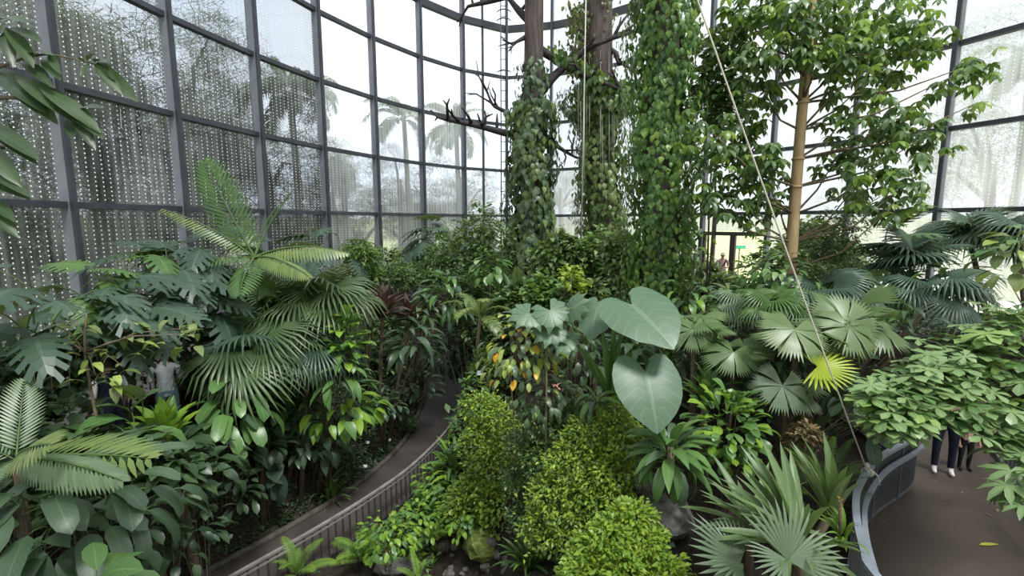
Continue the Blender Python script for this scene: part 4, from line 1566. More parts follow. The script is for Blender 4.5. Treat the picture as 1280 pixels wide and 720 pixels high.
feather_palm()
FG = 'fan palms below the feather palm'
ffn = lambda st: (lambda i, m: LIC(i, m, 0.6) if st == 'wide' else FAN(i, m, 0.7, st))
rosette('fan_palm', 'fan palm with grey green pleated leaves below the feather palm', 'palm', 352, 415, 10.4, ffn('round'), ['fan_left'], 15, 0.85, (1.1, -0.5), 0.07, FG, 1, part='frond')
rosette('fan_palm', 'fan palm with shaggy drooping leaves behind the bright bird nest clump', 'palm', 402, 398, 10.6, ffn('droop'), ['fan_left'], 14, 0.85, (1.0, -0.5), 0.07, FG, 2, part='frond')
rosette('fan_palm', 'low fan palm with long drooping leaves over the paddle leaves', 'palm', 322, 458, 9.4, ffn('droop'), ['fan_left', 'fan_dark'], 13, 0.85, (0.7, -0.6), 0.06, FG, 3, part='frond')
rosette('fan_palm', 'low dark fan palm between the paddle leaves and the bright ovate clump', 'palm', 385, 450, 10.0, ffn('droop'), ['fan_dark', 'fan_left'], 12, 0.75, (0.7, -0.6), 0.05, FG, 4, part='frond')
rosette('fan_palm', 'young yellow green fan palm spear', 'palm', 332, 385, 10.0, ffn('stiff'), ['feather'], 4, 0.5, (1.4, 0.9), 0.03, None, 5, part='frond')

padf = lambda st: (lambda i, m: PAD(i, m, st))
clump('bird_nest_clump', 'upright bright green leafy clump beside the fan palms', 'plant', 432, 432, 9.9, 0.45, 0.65, padf('obov'), ['paddle_bright', 'paddle_mid'], 80, 0.36, seed=21, el=(1.1, -0.1), wts=[3, 2])
clump('leafy_clump', 'mid green drooping clump below the upright bright one', 'plant', 428, 470, 9.9, 0.6, 0.45, padf('lance'), ['paddle_mid', 'paddle_dark'], 40, 0.6, seed=22, el=(0.4, -0.6))
rosette('cordyline', 'purple brown cordyline between the green clumps', 'plant', 478, 395, 12.8, padf('nest'), ['purple'], 38, 0.95, (1.4, -0.1), 0.05, None, 23)
rosette('cordyline', 'smaller purple cordyline beside the long leaved cascade', 'plant', 512, 398, 13.2, padf('nest'), ['purple', 'paddle_dark'], 28, 0.7, (1.3, -0.3), 0.05, None, 24)
clump('long_leaved_shrub', 'cascade of long green leaves above the dark path end', 'shrub', 560, 375, 14.0, 1.0, 0.8, padf('lance'), ['paddle_mid', 'paddle_dark'], 70, 0.62, seed=25, el=(0.3, -0.7), wts=[2, 1])
clump('long_leaved_shrub', 'dark arching strap leaved clump overhanging the path end', 'shrub', 515, 430, 12.9, 0.85, 0.6, padf('lance'), ['paddle_dark', 'deep'], 48, 0.65, seed=26, el=(0.4, -0.5))
clump('long_leaved_shrub', 'grey green arching clump behind the purple cordylines', 'shrub', 530, 395, 13.6, 0.7, 0.45, padf('lance'), ['fan_left', 'paddle_dark'], 36, 0.55, seed=27, el=(0.3, -0.5))
clump('long_leaved_shrub', 'near black leafy mass added to darken the end of the lower path', 'shrub', 578, 425, 16.0, .9, .7, padf('lance'), ['deep'], 60, .6, seed=48, el=(.2, -.8), nst=2)  # added leaves: near black colour stands for the dark void at the path end
clump('long_leaved_shrub', 'near black leafy arch added to shade the path end on the cordyline side', 'shrub', 552, 452, 15.6, .7, .6, padf('lance'), ['deep'], 60, .6, seed=49, el=(.2, -.8), nst=2)  # added cover, hides and darkens the lit path beyond
clump('long_leaved_shrub', 'near black leafy arch added to shade the path end on the speckled bush side', 'shrub', 592, 452, 15.4, .7, .6, padf('lance'), ['deep'], 60, .6, seed=50, el=(.2, -.8), nst=2)  # second added cover, shades the path end from the other side
shrub('feathery_shrub', 'fine feathery shrub behind the purple cordyline', 450, 335, 14.5, 1.0, 0.7, 2600, 0.16, ['shrub_mid'], 'fine shrubs along the glass', 28, SMALL_LONG)
shrub('feathery_shrub', 'fine feathery shrub between the dark crown and the cascade', 525, 335, 15.0, 1.15, 0.75, 3000, 0.16, ['shrub_mid', 'shrub_dark'], 'fine shrubs along the glass', 29, SMALL_LONG)
clump('bold_leaved_clump', 'bluish dark clump of upright spoon leaves at the edge of the path', 'plant', 522, 482, 14.2, 0.75, 0.5, padf('obov'), ['paddle_dark', 'fan_dark'], 50, 0.36, seed=30, el=(0.9, -0.3))
clump('bold_leaved_clump', 'dark drooping spoon leaved clump beside the silvery ground cover', 'plant', 480, 505, 12.6, 0.6, 0.4, padf('obov'), ['paddle_dark', 'fan_dark'], 40, 0.34, seed=31, el=(0.5, -0.6))
shrub('silvery_ground_cover', 'silvery tiny leaved mound at the path edge', 507, 535, tg(507, 545) + .2, 0.5, 0.3, 1500, 0.07, ['fan_left'], None, 32, lobes=7)
clump('ginger_clump', 'bright green ovate leaved clump above the plant labels', 'plant', 420, 512, 10.6, 1.0, 0.40, padf('ovate'), ['paddle_bright', 'paddle_mid'], 80, 0.40, seed=33, el=(0.3, -0.6), wts=[3, 2])
clump('ginger_clump', 'dark ovate leaved clump hanging under the bright one', 'plant', 400, 555, 10.9, 0.8, 0.45, padf('ovate'), ['paddle_dark', 'deep'], 34, 0.40, seed=34, el=(0.0, -0.9))
clump('paddle_leaf_clump', 'glossy green paddle leaved clump beside the bird nest fern', 'plant', 285, 515, 8.6, 0.72, 0.42, padf('paddle'), ['paddle_mid', 'paddle_dark'], 30, 0.58, seed=35, el=(0.3, -0.7))
rosette('bird_nest_fern', 'bright bird nest fern with upright notched fronds', 'fern', 207, 545, 7.2, padf('wide_nest'), ['paddle_bright', 'paddle_mid'], 40, 0.58, (1.5, 0.6), 0.05, None, 36, part='frond', spread=0.06)
rosette('bird_nest_fern', 'dark dried skirt of old fronds under the bright bird nest fern', 'fern', 216, 560, 7.1, padf('obov'), ['deep', 'deep', 'purple'], 70, 0.50, (0.3, -1.1), 0.05, None, 37, part='frond', spread=0.10)
clump('paddle_leaf_clump', 'clump of dull green spade leaves above the arching fern frond', 'plant', 165, 545, 6.6, 0.5, 0.4, padf('broad'), ['paddle_dark', 'paddle_mid'], 14, 0.5, seed=38, el=(0.9, -0.2))
clump('paddle_leaf_clump', 'large dull green paddle leaves massed under the arching fern frond', 'plant', 120, 640, 5.4, 0.85, 0.55, padf('paddle'), ['paddle_dark'], 30, 0.56, seed=39, el=(0.3, -0.7))
clump('paddle_leaf_clump', 'broad dull paddle leaves hanging below the arching frond', 'plant', 30, 660, 5.0, 0.6, 0.5, padf('broad'), ['paddle_dark'], 18, 0.55, seed=40, el=(0.1, -0.9))
clump('small_leaved_clump', 'dark small leaved clump at the foot of the paddle leaves', 'plant', 245, 650, 7.0, 0.5, 0.42, padf('obov'), ['paddle_dark', 'deep'], 44, 0.26, seed=41, el=(0.4, -0.6))
clump('dark_leaved_clump', 'dark drooping leaves between the bird nest fern and the ground cover', 'plant', 265, 590, 7.8, 0.6, 0.4, padf('ovate'), ['deep', 'paddle_dark'], 30, 0.36, seed=42, el=(0.1, -0.9))
clump('spotted_leaf', 'large spotted dark leaf hanging over the bed by the path', 'plant', 343, 598, 9.6, 0.12, 0.15, lambda i, m: lm('heart_small', lambda: heart_leaf(0.3), m, 'stem_green'), ['fan_dark'], 4, 0.42, seed=43, el=(-0.6, -1.2))
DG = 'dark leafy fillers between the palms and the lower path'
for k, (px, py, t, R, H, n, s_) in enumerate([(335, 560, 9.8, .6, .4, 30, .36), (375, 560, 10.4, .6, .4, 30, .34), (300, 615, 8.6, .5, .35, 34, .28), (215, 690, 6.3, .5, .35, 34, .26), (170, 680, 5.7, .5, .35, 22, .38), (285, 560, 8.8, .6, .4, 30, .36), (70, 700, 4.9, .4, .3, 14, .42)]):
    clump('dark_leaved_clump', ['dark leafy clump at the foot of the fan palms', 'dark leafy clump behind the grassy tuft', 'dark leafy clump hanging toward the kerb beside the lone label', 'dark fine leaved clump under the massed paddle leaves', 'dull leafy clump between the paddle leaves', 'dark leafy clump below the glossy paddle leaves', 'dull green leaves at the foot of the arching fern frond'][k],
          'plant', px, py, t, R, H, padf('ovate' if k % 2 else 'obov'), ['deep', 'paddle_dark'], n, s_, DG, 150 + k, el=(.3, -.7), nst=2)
rosette('grass_tuft', 'dark grassy tuft between the plant labels', 'grass', 412, 618, tg(412, 622), lambda i, m: PAD(i, m, 'strap'), ['shrub_mid', 'shrub_dark'], 60, 0.62, (1.3, 0.3), 0, None, 44, spread=0.15)


def near_ferns():
    c = P(20, 575, 5.2)
    b = gpt(c)
    p = Plant('fern_palm', 'pale fern like palm with one fan of leaflets standing and one frond arching sideways', 'fern', b)
    p.stem([b - Vector((0, 0, .1)), b.lerp(c, .5), c], [0.05, 0.045, 0.04], 'stem_brown', 'stem')
    frond_to(p, c, P(30, 478, 5.6), (CAM - c).normalized() + Vector((0, 0, .3)), ('a', 'feather_grey'))
    frond_to(p, c, P(182, 572, 4.7), Vector((0, -.6, 1)), ('d', 'feather_pale'))
    frond_to(p, c, P(150, 600, 4.4), Vector((0, -.5, 1)), ('b', 'feather_grey'))
    frond_to(p, c, P(-60, 540, 5.0), Vector((0, -.6, 1)), ('d', 'feather_grey'))
    frond_to(p, c, P(60, 555, 4.4), Vector((0, -.7, 1)), ('d', 'feather_pale'))
    frond_to(p, c, P(-30, 620, 4.4), Vector((0, -.8, 1)), ('b', 'feather_grey'))


near_ferns()
rosette('bract_plant', 'light green plant showing its leaf tops below the massed paddle leaves', 'plant', 120, 735, 4.2, padf('broad'), ['paddle_mid'], 9, 0.36, (0.5, -0.3), 0.03, None, 46)


def sapling():
    t = 6.6
    pts = [P(122, 560, t), P(116, 500, t), P(106, 440, t), P(108, 390, t)]
    b = gpt(pts[0])
    p = Plant('olive_sapling', 'thin grey stemmed sapling with olive green leaves among the monsteras', 'sapling', b)
    p.stem(smooth_pts([b - Vector((0, 0, .1))] + pts, 10), [0.028 - 0.0016 * i for i in range(11)], 'stem_brown', 'stem', 7)
    rng = random.Random(4)
    for (x, y, r, n) in ((70, 408, .28, 14), (85, 440, .25, 10), (175, 430, .35, 20), (150, 455, .3, 16), (228, 418, .22, 10), (120, 470, .25, 10), (235, 410, .2, 6)):
        c = P(x, y, t + rng.uniform(-.3, .5))
        p.stem([pts[2], pts[2].lerp(c, .5) + Vector((0, 0, .1)), c], [0.014, 0.01, 0.006], 'stem_brown', 'branch', 5)
        for _ in range(n):
            d = rnd_dir(rng)
            p.leaf(PAD(rng.randrange(3), 'paddle_olive' if rng.random() < .8 else 'croton', 'ovate'), leaf_M(c + d * r, rng.uniform(0, 6.28), rng.uniform(-.9, .2), 0, .22 * rng.uniform(.7, 1.3)))


sapling()


def near_branch():
    """branch hanging into the frame close by at the upper left"""
    t = 2.6
    base = P(-150, 120, t)
    p = Plant('overhanging_branch', 'dark glossy leafy branch reaching in front of the tinted panes', 'branch', base)
    rng = random.Random(9)
    b1 = [P(-150, 120, t), P(-20, 90, t), P(50, 68, t), P(118, 80, t)]
    p.stem(smooth_pts(b1, 10), [0.012 - 0.0009 * i for i in range(11)], 'stem_brown', 'branch')
    p.stem(smooth_pts([P(-150, 120, t), P(-10, 122, t), P(60, 125, t), P(95, 150, t)], 8), [0.014 - 0.001 * i for i in range(9)], 'stem_brown', 'branch')
    p.stem(smooth_pts([P(-150, 150, t), P(-40, 175, t), P(5, 185, t)], 6), 0.010, 'stem_brown', 'branch')

    def lf(x, y, tx, ty, ln=1.0, m='near_leaf', dz=0.1, nr=None):
        a, b = P(x, y, t + rng.uniform(-.05, .05)), P(tx, ty, t - dz)
        v = b - a
        n_ = Vector(nr) if nr else Vector((rng.uniform(-.5, .5), -0.5, 1))
        p.leaf(lm('near_blade%d' % rng.randrange(2), lambda: blade(MB(), 1.0, 0.23, 'ellip', 6, 0.12, 0.4, 0.25), m), frame_M(a, v, n_, v.length * 1.03))
    for q in [(10, 35, 48, 45), (5, 30, -20, 70), (8, 34, 40, 75), (5, 40, 15, 78), (0, 25, 30, 20), (30, 72, 60, 60), (62, 66, 72, 88), (30, 78, 60, 100), (55, 72, 70, 92),
              (110, 76, 118, 62), (118, 78, 132, 72), (112, 80, 100, 92), (120, 82, 165, 118), (118, 80, 150, 112), (106, 78, 96, 70), (115, 84, 104, 92), (124, 76, 138, 92),
              (0, 85, 62, 142), (-10, 95, 52, 130), (20, 95, 90, 142), (40, 105, 100, 145), (50, 110, 122, 155), (88, 142, 126, 165), (90, 145, 118, 182), (92, 145, 112, 178), (86, 145, 88, 168),
              (95, 140, 122, 128), (-20, 150, 40, 195), (-20, 155, 44, 190), (-30, 170, 20, 225), (-30, 205, 32, 236), (-30, 215, 30, 240), (-30, 250, 20, 290), (-20, 245, 15, 270)]:
        lf(*q, m='near_leaf')


near_branch()

# ------------------------------------------------------------------ centre
rosette('strap_leaved_plant', 'strap leaved clump beside the end of the lower railing', 'plant', 566, 590, 10.6, lambda i, m: PAD(i, m, 'strap'), ['paddle_mid', 'paddle_bright'], 30, 0.8, (1.2, 0.1), 0, None, 51, spread=0.08)
for k, (px, py, t, lab) in enumerate([(562, 622, 10.0, 'bright trailing ground cover between the railing end and the yellow green bush'), (525, 650, 9.6, 'bright trailing ground cover leaning on the lower railing'),
                                      (590, 645, 9.3, 'bright trailing ground cover above the mossy rock'), (485, 668, 9.0, 'bright trailing ground cover beside the leaning fern'), (548, 602, 10.5, 'bright trailing ground cover at the foot of the strap leaved clump')]):
    clump('trailing_ground_cover', lab, 'plant', px, py, t, 0.62, 0.34, padf('broad'), ['paddle_bright', 'paddle_mid'], 115, 0.15, seed=52 + k, el=(0.2, -0.6), wts=[3, 2], nst=5)
fernf = lambda i, m: FEA(i, m, 'fern')
for k, (px, py, t, n, s, lab) in enumerate([(452, 697, 8.9, 14, 0.62, 'bright fern leaning against the lower railing'), (372, 716, 8.3, 10, 0.6, 'bright fern poking through the lower railing balusters'),
                                            (540, 672, 9.2, 10, 0.5, 'bright fern below the trailing ground cover'), (522, 722, 8.2, 7, 0.4, 'small bright fern among the grey rocks')]):
    rosette('fern', lab, 'fern', px, py, t, fernf, ['fern'], n, s, (0.9, -0.1), 0, None, 56 + k, part='frond')
shrub('yellow_green_bush', 'tall yellow green small leaved bush beside the path', 620, 570, 9.4, 0.7, 1.0, 9000, 0.085, ['shrub_bright', 'shrub_bright', 'shrub_mid'], None, 61,
      blobs=[(600, 512, 10, .35), (622, 528, 9.9, .42), (600, 555, 9.8, .42), (640, 555, 9.6, .42), (615, 590, 9.4, .48), (648, 592, 9.2, .4), (590, 625, 9.3, .42), (625, 632, 9.0, .46), (575, 640, 9.3, .34), (655, 630, 9, .35)])
shrub('yellow_green_bush', 'dense yellow green bush under the hanging elephant ear leaf', 735, 590, 6.9, 0.9, 0.8, 13000, 0.065, ['shrub_bright', 'shrub_bright', 'shrub_mid'], None, 62,
      blobs=[(770, 528, 7.0, .30), (735, 555, 7.0, .36), (780, 560, 6.8, .33), (715, 588, 6.9, .38), (755, 595, 6.7, .40), (695, 625, 6.8, .36), (730, 630, 6.6, .36), (765, 630, 6.5, .3), (680, 660, 6.7, .3), (712, 665, 6.5, .32)])
shrub('yellow_green_bush', 'light green bush with larger leaves nearest the rocks', 775, 690, 5.7, 0.6, 0.6, 6500, 0.072, ['shrub_bright', 'shrub_bright', 'fern'], None, 63,
      blobs=[(790, 655, 5.8, .26), (765, 680, 5.6, .28), (805, 685, 5.6, .25), (740, 700, 5.6, .26), (780, 720, 5.4, .3), (830, 720, 5.4, .24), (725, 735, 5.4, .26)])
shrub('small_leaved_bush', 'mid green fine bush behind the yellow green one', 690, 545, 7.7, 0.55, 0.5, 7500, 0.065, ['shrub_mid', 'shrub_dark'], None, 64,
      blobs=[(672, 530, 7.8, .3), (700, 545, 7.7, .33), (668, 570, 7.8, .3), (695, 520, 7.9, .28), (680, 600, 7.6, .28), (720, 525, 7.8, .28), (652, 560, 8.1, .28), (648, 605, 8.1, .28), (655, 650, 7.9, .26)])
rosette('spider_plant', 'tufted strap leaved plant under the dense bush', 'plant', 660, 705, 7.0, lambda i, m: PAD(i, m, 'strap'), ['feather', 'paddle_bright'], 40, 0.52, (1.2, 0.0), 0, None, 65, spread=0.05)


def elephant_ears():
    t = 7.2
    c = P(764, 490, t + 0.2)
    b = gpt(c)
    b.z = min(b.z, c.z - .1)
    p = Plant('elephant_ear', 'giant elephant ear plant with two huge grey green heart leaves', 'plant', b)
    EL = lm('heart_big', lambda: heart_leaf(0, 0.012, droop=0.30, cupz=0.16), 'elephant')
    EL2 = lm('heart_bent', lambda: heart_leaf(0, 0.02, droop=0.55, cupz=0.10), 'elephant')
    p.stem([b - Vector((0, 0, .1)), b.lerp(c, .6), c], [0.10, 0.09, 0.07], 'stem_brown', 'trunk', 8)
    spec = [((790, 381), 6.5, (842, 424), 5.85, (-0.20, -0.25, 0.97), 0.86, EL), ((807, 466), 6.2, (826, 538), 5.75, (0.05, -0.75, 0.75), 0.76, EL),
            ((748, 382), 7.0, (733, 418), 6.7, (-0.5, -0.6, 0.7), 0.52, EL2)]
    for (bx, by), tb, (tx, ty), tt, nr, s, me in spec:
        a, e = P(bx, by, tb), P(tx, ty, tt)
        lf = p.leaf(me, frame_M(a, e - a, nr, s) @ Matrix.Diagonal((1.22, 1, 1, 1)), 'leaf')
        m = c.lerp(a, .55) + Vector((0, 0.12, 0.10))
        st = p.stem(smooth_pts([c - Vector((0, 0, .15)), m, a], 8), [0.036 - 0.0024 * i for i in range(9)], 'stem_green', 'petiole', 7)
        st.parent = lf
        st.matrix_parent_inverse = lf.matrix_basis.inverted()
    # rolled young leaves and strap like sheaths
    for tx, ty in ((735, 440), (752, 405), (775, 420), (768, 398), (718, 425)):
        a, e = c + Vector((0, 0, -.1)), P(tx, ty, t - 0.1)
        v = e - a
        p.leaf(lm('sheath', lambda: blade(MB(), 1.0, 0.13, 'strap', 5, 0.1, 0.25, 0.7), 'feather'), frame_M(a, v, (0, -1, .4), v.length), 'leaf_sheath')


elephant_ears()


def grey_lobed():
    c = P(684, 402, 7.2)
    b = gpt(c)
    p = Plant('lobed_leaf_plant', 'plant with pale grey green lobed leaves beside the orange speckled bush', 'plant', b)
    p.stem([b - Vector((0, 0, .1)), b.lerp(c, .5), c - Vector((0, 0, .2))], [0.018, 0.016, 0.014], 'stem_brown')
    me = lm('lobed', lambda: fan_leaf(9, 300, 0.72, 0.25, 0.2, 0.0, 0.1, 3), 'elephant')
    for (bx, by, tx, ty, s) in ((688, 388, 705, 412, .38), (662, 392, 645, 408, .36), (715, 385, 735, 372, .34), (690, 412, 680, 436, .34), (705, 425, 725, 440, .3)):
        a, e = P(bx, by, 7.2), P(tx, ty, 7.0)
        p.leaf(me, frame_M(a, e - a, (0, -.7, .8), s))
        p.stem([c - Vector((0, 0, .2)), c.lerp(a, .6) + Vector((0, .05, .03)), a], 0.01, 'stem_green', 'petiole', 5)


grey_lobed()
clump('speckled_bush', 'bush of round leaves speckled yellow and orange', 'shrub', 650, 440, 7.8, 0.70, 0.65, padf('broad'), ['croton', 'croton_yellow', 'croton_orange', 'vine_grey'], 230, 0.165, seed=71, el=(0.1, -0.8), wts=[6, 1.2, .8, 7], nst=3, sr=0.010)
clump('speckled_bush', 'grey green round leaved bush under the speckled one', 'shrub', 685, 500, 7.9, 0.7, 0.5, padf('broad'), ['vine_grey', 'croton', 'shrub_dark'], 170, 0.14, seed=72, el=(0.0, -0.9), wts=[5, 1, 4], nst=3)
fl = Plant('pink_flower_spray', 'small spray of pink flowers by the round leaved bush', 'flower', P(695, 500, 7.4))
fl.stem([P(690, 520, 7.4), P(692, 495, 7.4), P(696, 483, 7.35)], 0.008, 'stem_brown', 'stem', 5)
rng1 = random.Random(3)
for k in range(7):
    fl.leaf(lm('petal', lambda: blade(MB(), 1.0, 0.6, 'ellip', 2, 0.4, 0.7, 0.3), 'pink_flower'), leaf_M(P(695, 483, 7.35) + rnd_dir(rng1) * 0.04, k * 0.9, rng1.uniform(-.2, .9), 0, 0.07), 'petal')
rosette('drooping_palm', 'yellow green drooping palm beside the dark path end', 'palm', 600, 395, 12.0, lambda i, m: FEA(i, m, 'droopy'), ['feather_pale', 'feather'], 11, 1.0, (0.6, -0.4), 0.05, None, 73, part='frond')
shrub('conical_shrub', 'tall dark conical shrub in front of the back glass', 600, 330, 15.5, 1.0, 2.0, 7500, 0.15, ['shrub_dark', 'shrub_dark', 'shrub_mid'], None, 74,
      blobs=[(603, 268, 16, .38), (602, 288, 16, .55), (590, 305, 15.8, .7), (615, 310, 15.6, .75), (575, 330, 15.6, .8), (605, 340, 15.4, .9), (590, 370, 15, .9), (620, 375, 14.8, .8), (560, 345, 15.6, .6), (600, 405, 14.4, .8)])
clump('light_leaved_shrub', 'light green large leaved shrub before the conical shrub', 'shrub', 612, 338, 13.6, 0.55, 0.42, padf('broad'), ['paddle_mid', 'whorl'], 42, 0.34, seed=75, el=(0.0, -0.9), wts=[2, 1])
rosette('feather_palm', 'dark feather palm with one upright frond before the first trunk', 'palm', 648, 402, 13.0, lambda i, m: FEA(i, m, 'cycad'), ['feather_grey', 'feather'], 8, 1.6, (0.75, -0.2), 0.06, None, 76, part='frond')
SG = 'leafy shrubs between the trunks'
for k, (px, py, t, R, H, n, ls, ms, lab) in enumerate([
        (705, 325, 14.8, .9, .9, 2600, .20, ['vine_olive', 'shrub_mid', 'whorl'], 'olive shrub between the two vine clad trunks'),
        (752, 330, 15.2, 1.0, 1.0, 2600, .20, ['vine_olive', 'vine', 'whorl'], 'olive shrub at the foot of the thick reddish trunk'),
        (790, 320, 12.5, .7, .9, 1800, .17, ['vine_olive', 'vine_olive', 'whorl'], 'pale olive shrub against the ivy clad trunk'),
        (690, 365, 11.2, .7, .5, 1500, .17, ['shrub_mid', 'paddle_mid'], 'low green shrub behind the lobed leaf plant'),
        (740, 375, 10.5, .7, .4, 1300, .15, ['shrub_dark', 'vine_olive'], 'low dark shrub behind the elephant ear leaves'),
        (640, 375, 12.6, .6, .5, 1300, .14, ['shrub_dark', 'shrub_mid'], 'low dark shrub under the upright feather frond')]):
    shrub('leafy_shrub', lab, px, py, t, R, H, n, ls, ms, SG, 80 + k, IVY)
shrub('bright_sprig', 'small bright yellow green sprig behind the elephant ear', 718, 350, 10.2, .35, .35, 300, .12, ['shrub_bright'], None, 87, IVY, lobes=5)
clump('glossy_shrub', 'glossy green shrub at the foot of the ivy clad trunk', 'shrub', 862, 390, 8.8, .5, .6, padf('ovate'), ['paddle_mid', 'paddle_bright', 'deep'], 46, .28, seed=88, el=(.2, -.8), wts=[3, 1, 2])
clump('obovate_clump', 'glossy rounded leaf clump behind the grey rosette', 'plant', 908, 540, 6.8, .60, .62, padf('spoon'), ['paddle_bright', 'paddle_mid'], 165, .27, seed=89, el=(.9, -.2), wts=[1, 2], low=.45)
rosette('dracaena', 'dracaena with a skirt of drooping pointed leaves under the elephant ear', 'plant', 838, 560, 6.2, padf('lance'), ['paddle_mid', 'paddle_dark', 'shrub_mid'], 52, .52, (.9, -1.2), .05, None, 90, spread=.10)
rosette('dracaena', 'upright green dracaena tuft behind the elephant ear stalks', 'plant', 880, 500, 7.4, padf('nest'), ['paddle_mid'], 20, .6, (1.4, .3), .05, None, 91)
rosette('dracaena', 'dark tuft of hanging leaves below the speckled bush', 'plant', 745, 500, 7.2, padf('lance'), ['paddle_mid', 'deep'], 26, .36, (.3, -1.2), .03, None, 92)

CG = 'dark leafy fillers around the elephant ear'
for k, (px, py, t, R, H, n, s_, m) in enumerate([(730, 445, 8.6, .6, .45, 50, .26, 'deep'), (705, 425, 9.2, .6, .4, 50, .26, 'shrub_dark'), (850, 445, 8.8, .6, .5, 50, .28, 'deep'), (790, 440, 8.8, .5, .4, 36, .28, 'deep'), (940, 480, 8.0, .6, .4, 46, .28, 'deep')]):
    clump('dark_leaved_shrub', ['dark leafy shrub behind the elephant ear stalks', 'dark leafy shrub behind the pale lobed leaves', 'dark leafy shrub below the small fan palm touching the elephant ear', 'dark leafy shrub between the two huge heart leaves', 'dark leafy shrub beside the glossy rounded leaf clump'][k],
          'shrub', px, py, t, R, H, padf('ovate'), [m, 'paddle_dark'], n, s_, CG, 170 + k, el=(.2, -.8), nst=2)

# ------------------------------------------------------------------ right bank
RG = 'fan palms around the rope'
for k, (px, py, t, n, s, el, mats, sty, lab) in enumerate([
        (915, 448, 7.8, 6, .5, (.5, -.35), ['fan_right'], 'wide', 'fan palm with pale centre between the ivy clad trunk and the rope'),
        (1000, 424, 7.4, 6, .55, (.5, -.3), ['fan_right'], 'wide', 'broad fan palm with brown dead leaf at its heart, crossed by the rope'),
        (1066, 412, 7.7, 6, .62, (.9, -.4), ['fan_right'], 'wide', 'tall fan palm standing beside the rope'),
        (983, 490, 7.2, 4, .40, (.2, -.6), ['fan_silver', 'fan_right'], 'wide', 'small pale fan palm low under the broad one'),
        (868, 412, 7.8, 7, .44, (.5, -.4), ['fan_right'], 'wide', 'small fan palm touching the elephant ear'),
        (930, 385, 9.0, 8, .52, (.3, -.5), ['fan_silver', 'fan_right'], 'droop', 'pale fan palm below the man in pink'),
        (965, 392, 8.2, 6, .48, (.6, -.3), ['feather'], 'droop', 'yellow green fan palm behind the broad one'),
        (1138, 340, 9.6, 10, .70, (1.1, -.3), ['fan_dark'], 'round', 'large dark fan palm between the bright monstera and the glass post'),
        (1215, 312, 10.2, 11, .74, (1.1, -.3), ['fan_dark'], 'round', 'large dark fan palm standing under the foggy pane beside the post'),
        (1272, 306, 9.2, 9, .7, (.9, -.4), ['fan_dark', 'feather'], 'droop', 'drooping dark fan palm behind the yellow green broad leaved shrub'),
        (1165, 375, 8.6, 8, .7, (.5, -.5), ['fan_dark'], 'droop', 'low dark fan palm behind the pale whorled tree'),
        (1030, 380, 9.0, 8, .7, (.6, -.4), ['fan_dark'], 'droop', 'dark fan palm behind the tall one')]):
    rosette('fan_palm', lab, 'palm', px, py, t, ffn(sty), mats, n, s, el, .055, RG, 100 + k, part='frond', sj=.12)
for hx, hy, ht, tx, ty, tt, s_, nr, rootlab in ((917, 440, 7.2, 905, 475, 6.9, .47, (0, -.65, .8), 'pale centre'), (993, 412, 6.7, 990, 450, 6.35, .52, (-.05, -.65, .8), 'broad fan palm'), (1058, 404, 7.0, 1090, 372, 7.1, .60, (.1, -.8, .6), 'tall fan palm'),
                                               (1062, 408, 6.9, 1072, 445, 6.6, .50, (.1, -.75, .7), 'tall fan palm'), (978, 482, 6.7, 975, 520, 6.5, .42, (0, -.7, .75), 'small pale fan palm'), (866, 412, 7.4, 866, 440, 7.2, .42, (0, -.7, .75), 'small fan palm touching')):
    root = [o for o in COL.objects if o.name.startswith('fan_palm') and o.parent is None and rootlab in o['label']][0]
    a_, e_ = P(hx, hy, ht), P(tx, ty, tt)
    obj('frond', LIC(int(hx), 'fan_silver' if 'pale' in rootlab and 'small' in rootlab else 'fan_right', 0.0), root, Matrix.Translation(-root.location) @ frame_M(a_, e_ - a_, nr, s_))
yp = Plant('fan_palm', 'single yellow green fan leaf beside the rope', 'palm', gpt(P(1030, 470, 6.7)), RG)
a_, e_ = P(1022, 458, 6.7), P(1074, 462, 6.5)
yp.leaf(FAN(0, 'fan_yellow', 0.0, 'stiff'), frame_M(a_, e_ - a_, (0, -.5, .9), .5), 'frond')
yp.stem([yp.base - Vector((0, 0, .1)), yp.base.lerp(a_, .5), a_], [.02, .016, .012], 'stem_green', 'petiole')
clump('ovate_leaved_shrub', 'light green ovate leaved shrub in front of the tan trunk', 'shrub', 978, 348, 9.4, .75, .42, padf('ovate'), ['paddle_mid', 'whorl', 'tree_leaf'], 80, .26, seed=121, el=(.0, -.9), wts=[3, 1, 2])
clump('lance_leaved_shrub', 'drooping olive lance leaved shrub below the man in pink', 'shrub', 905, 380, 9.6, .7, .4, padf('lance'), ['paddle_olive', 'paddle_mid'], 60, .36, seed=122, el=(.1, -.8), wts=[1, 2])
clump('lance_leaved_shrub', 'yellow green lance leaved shrub behind the ivy clad trunk', 'shrub', 868, 318, 12.2, .6, .5, padf('lance'), ['paddle_bright', 'paddle_mid'], 50, .42, seed=123, el=(.5, -.6), wts=[1, 2])
shrub('feathery_shrub', 'airy shrub around the base of the tan trunk', 1040, 300, 10.6, .9, .7, 2400, .13, ['shrub_mid', 'shrub_dark'], None, 124, SMALL_LONG)
shrub('feathery_shrub', 'yellowish ferny shrub behind the tall fan palm', 1035, 350, 9.6, .8, .4, 1800, .13, ['shrub_mid', 'vine_olive'], None, 125, SMALL_LONG)
clump('dark_leaved_shrub', 'dark glossy shrub between the fan palms and the whorled tree', 'shrub', 1120, 420, 8.4, .8, .55, padf('lance'), ['deep', 'paddle_dark', 'paddle_mid'], 80, .4, seed=126, el=(.2, -.6), wts=[3, 2, 1])
clump('dark_leaved_shrub', 'dark shrub in front of the large dark fan palms', 'shrub', 1175, 355, 9.0, .8, .4, padf('lance'), ['deep', 'paddle_mid'], 60, .4, seed=127, el=(.2, -.6))
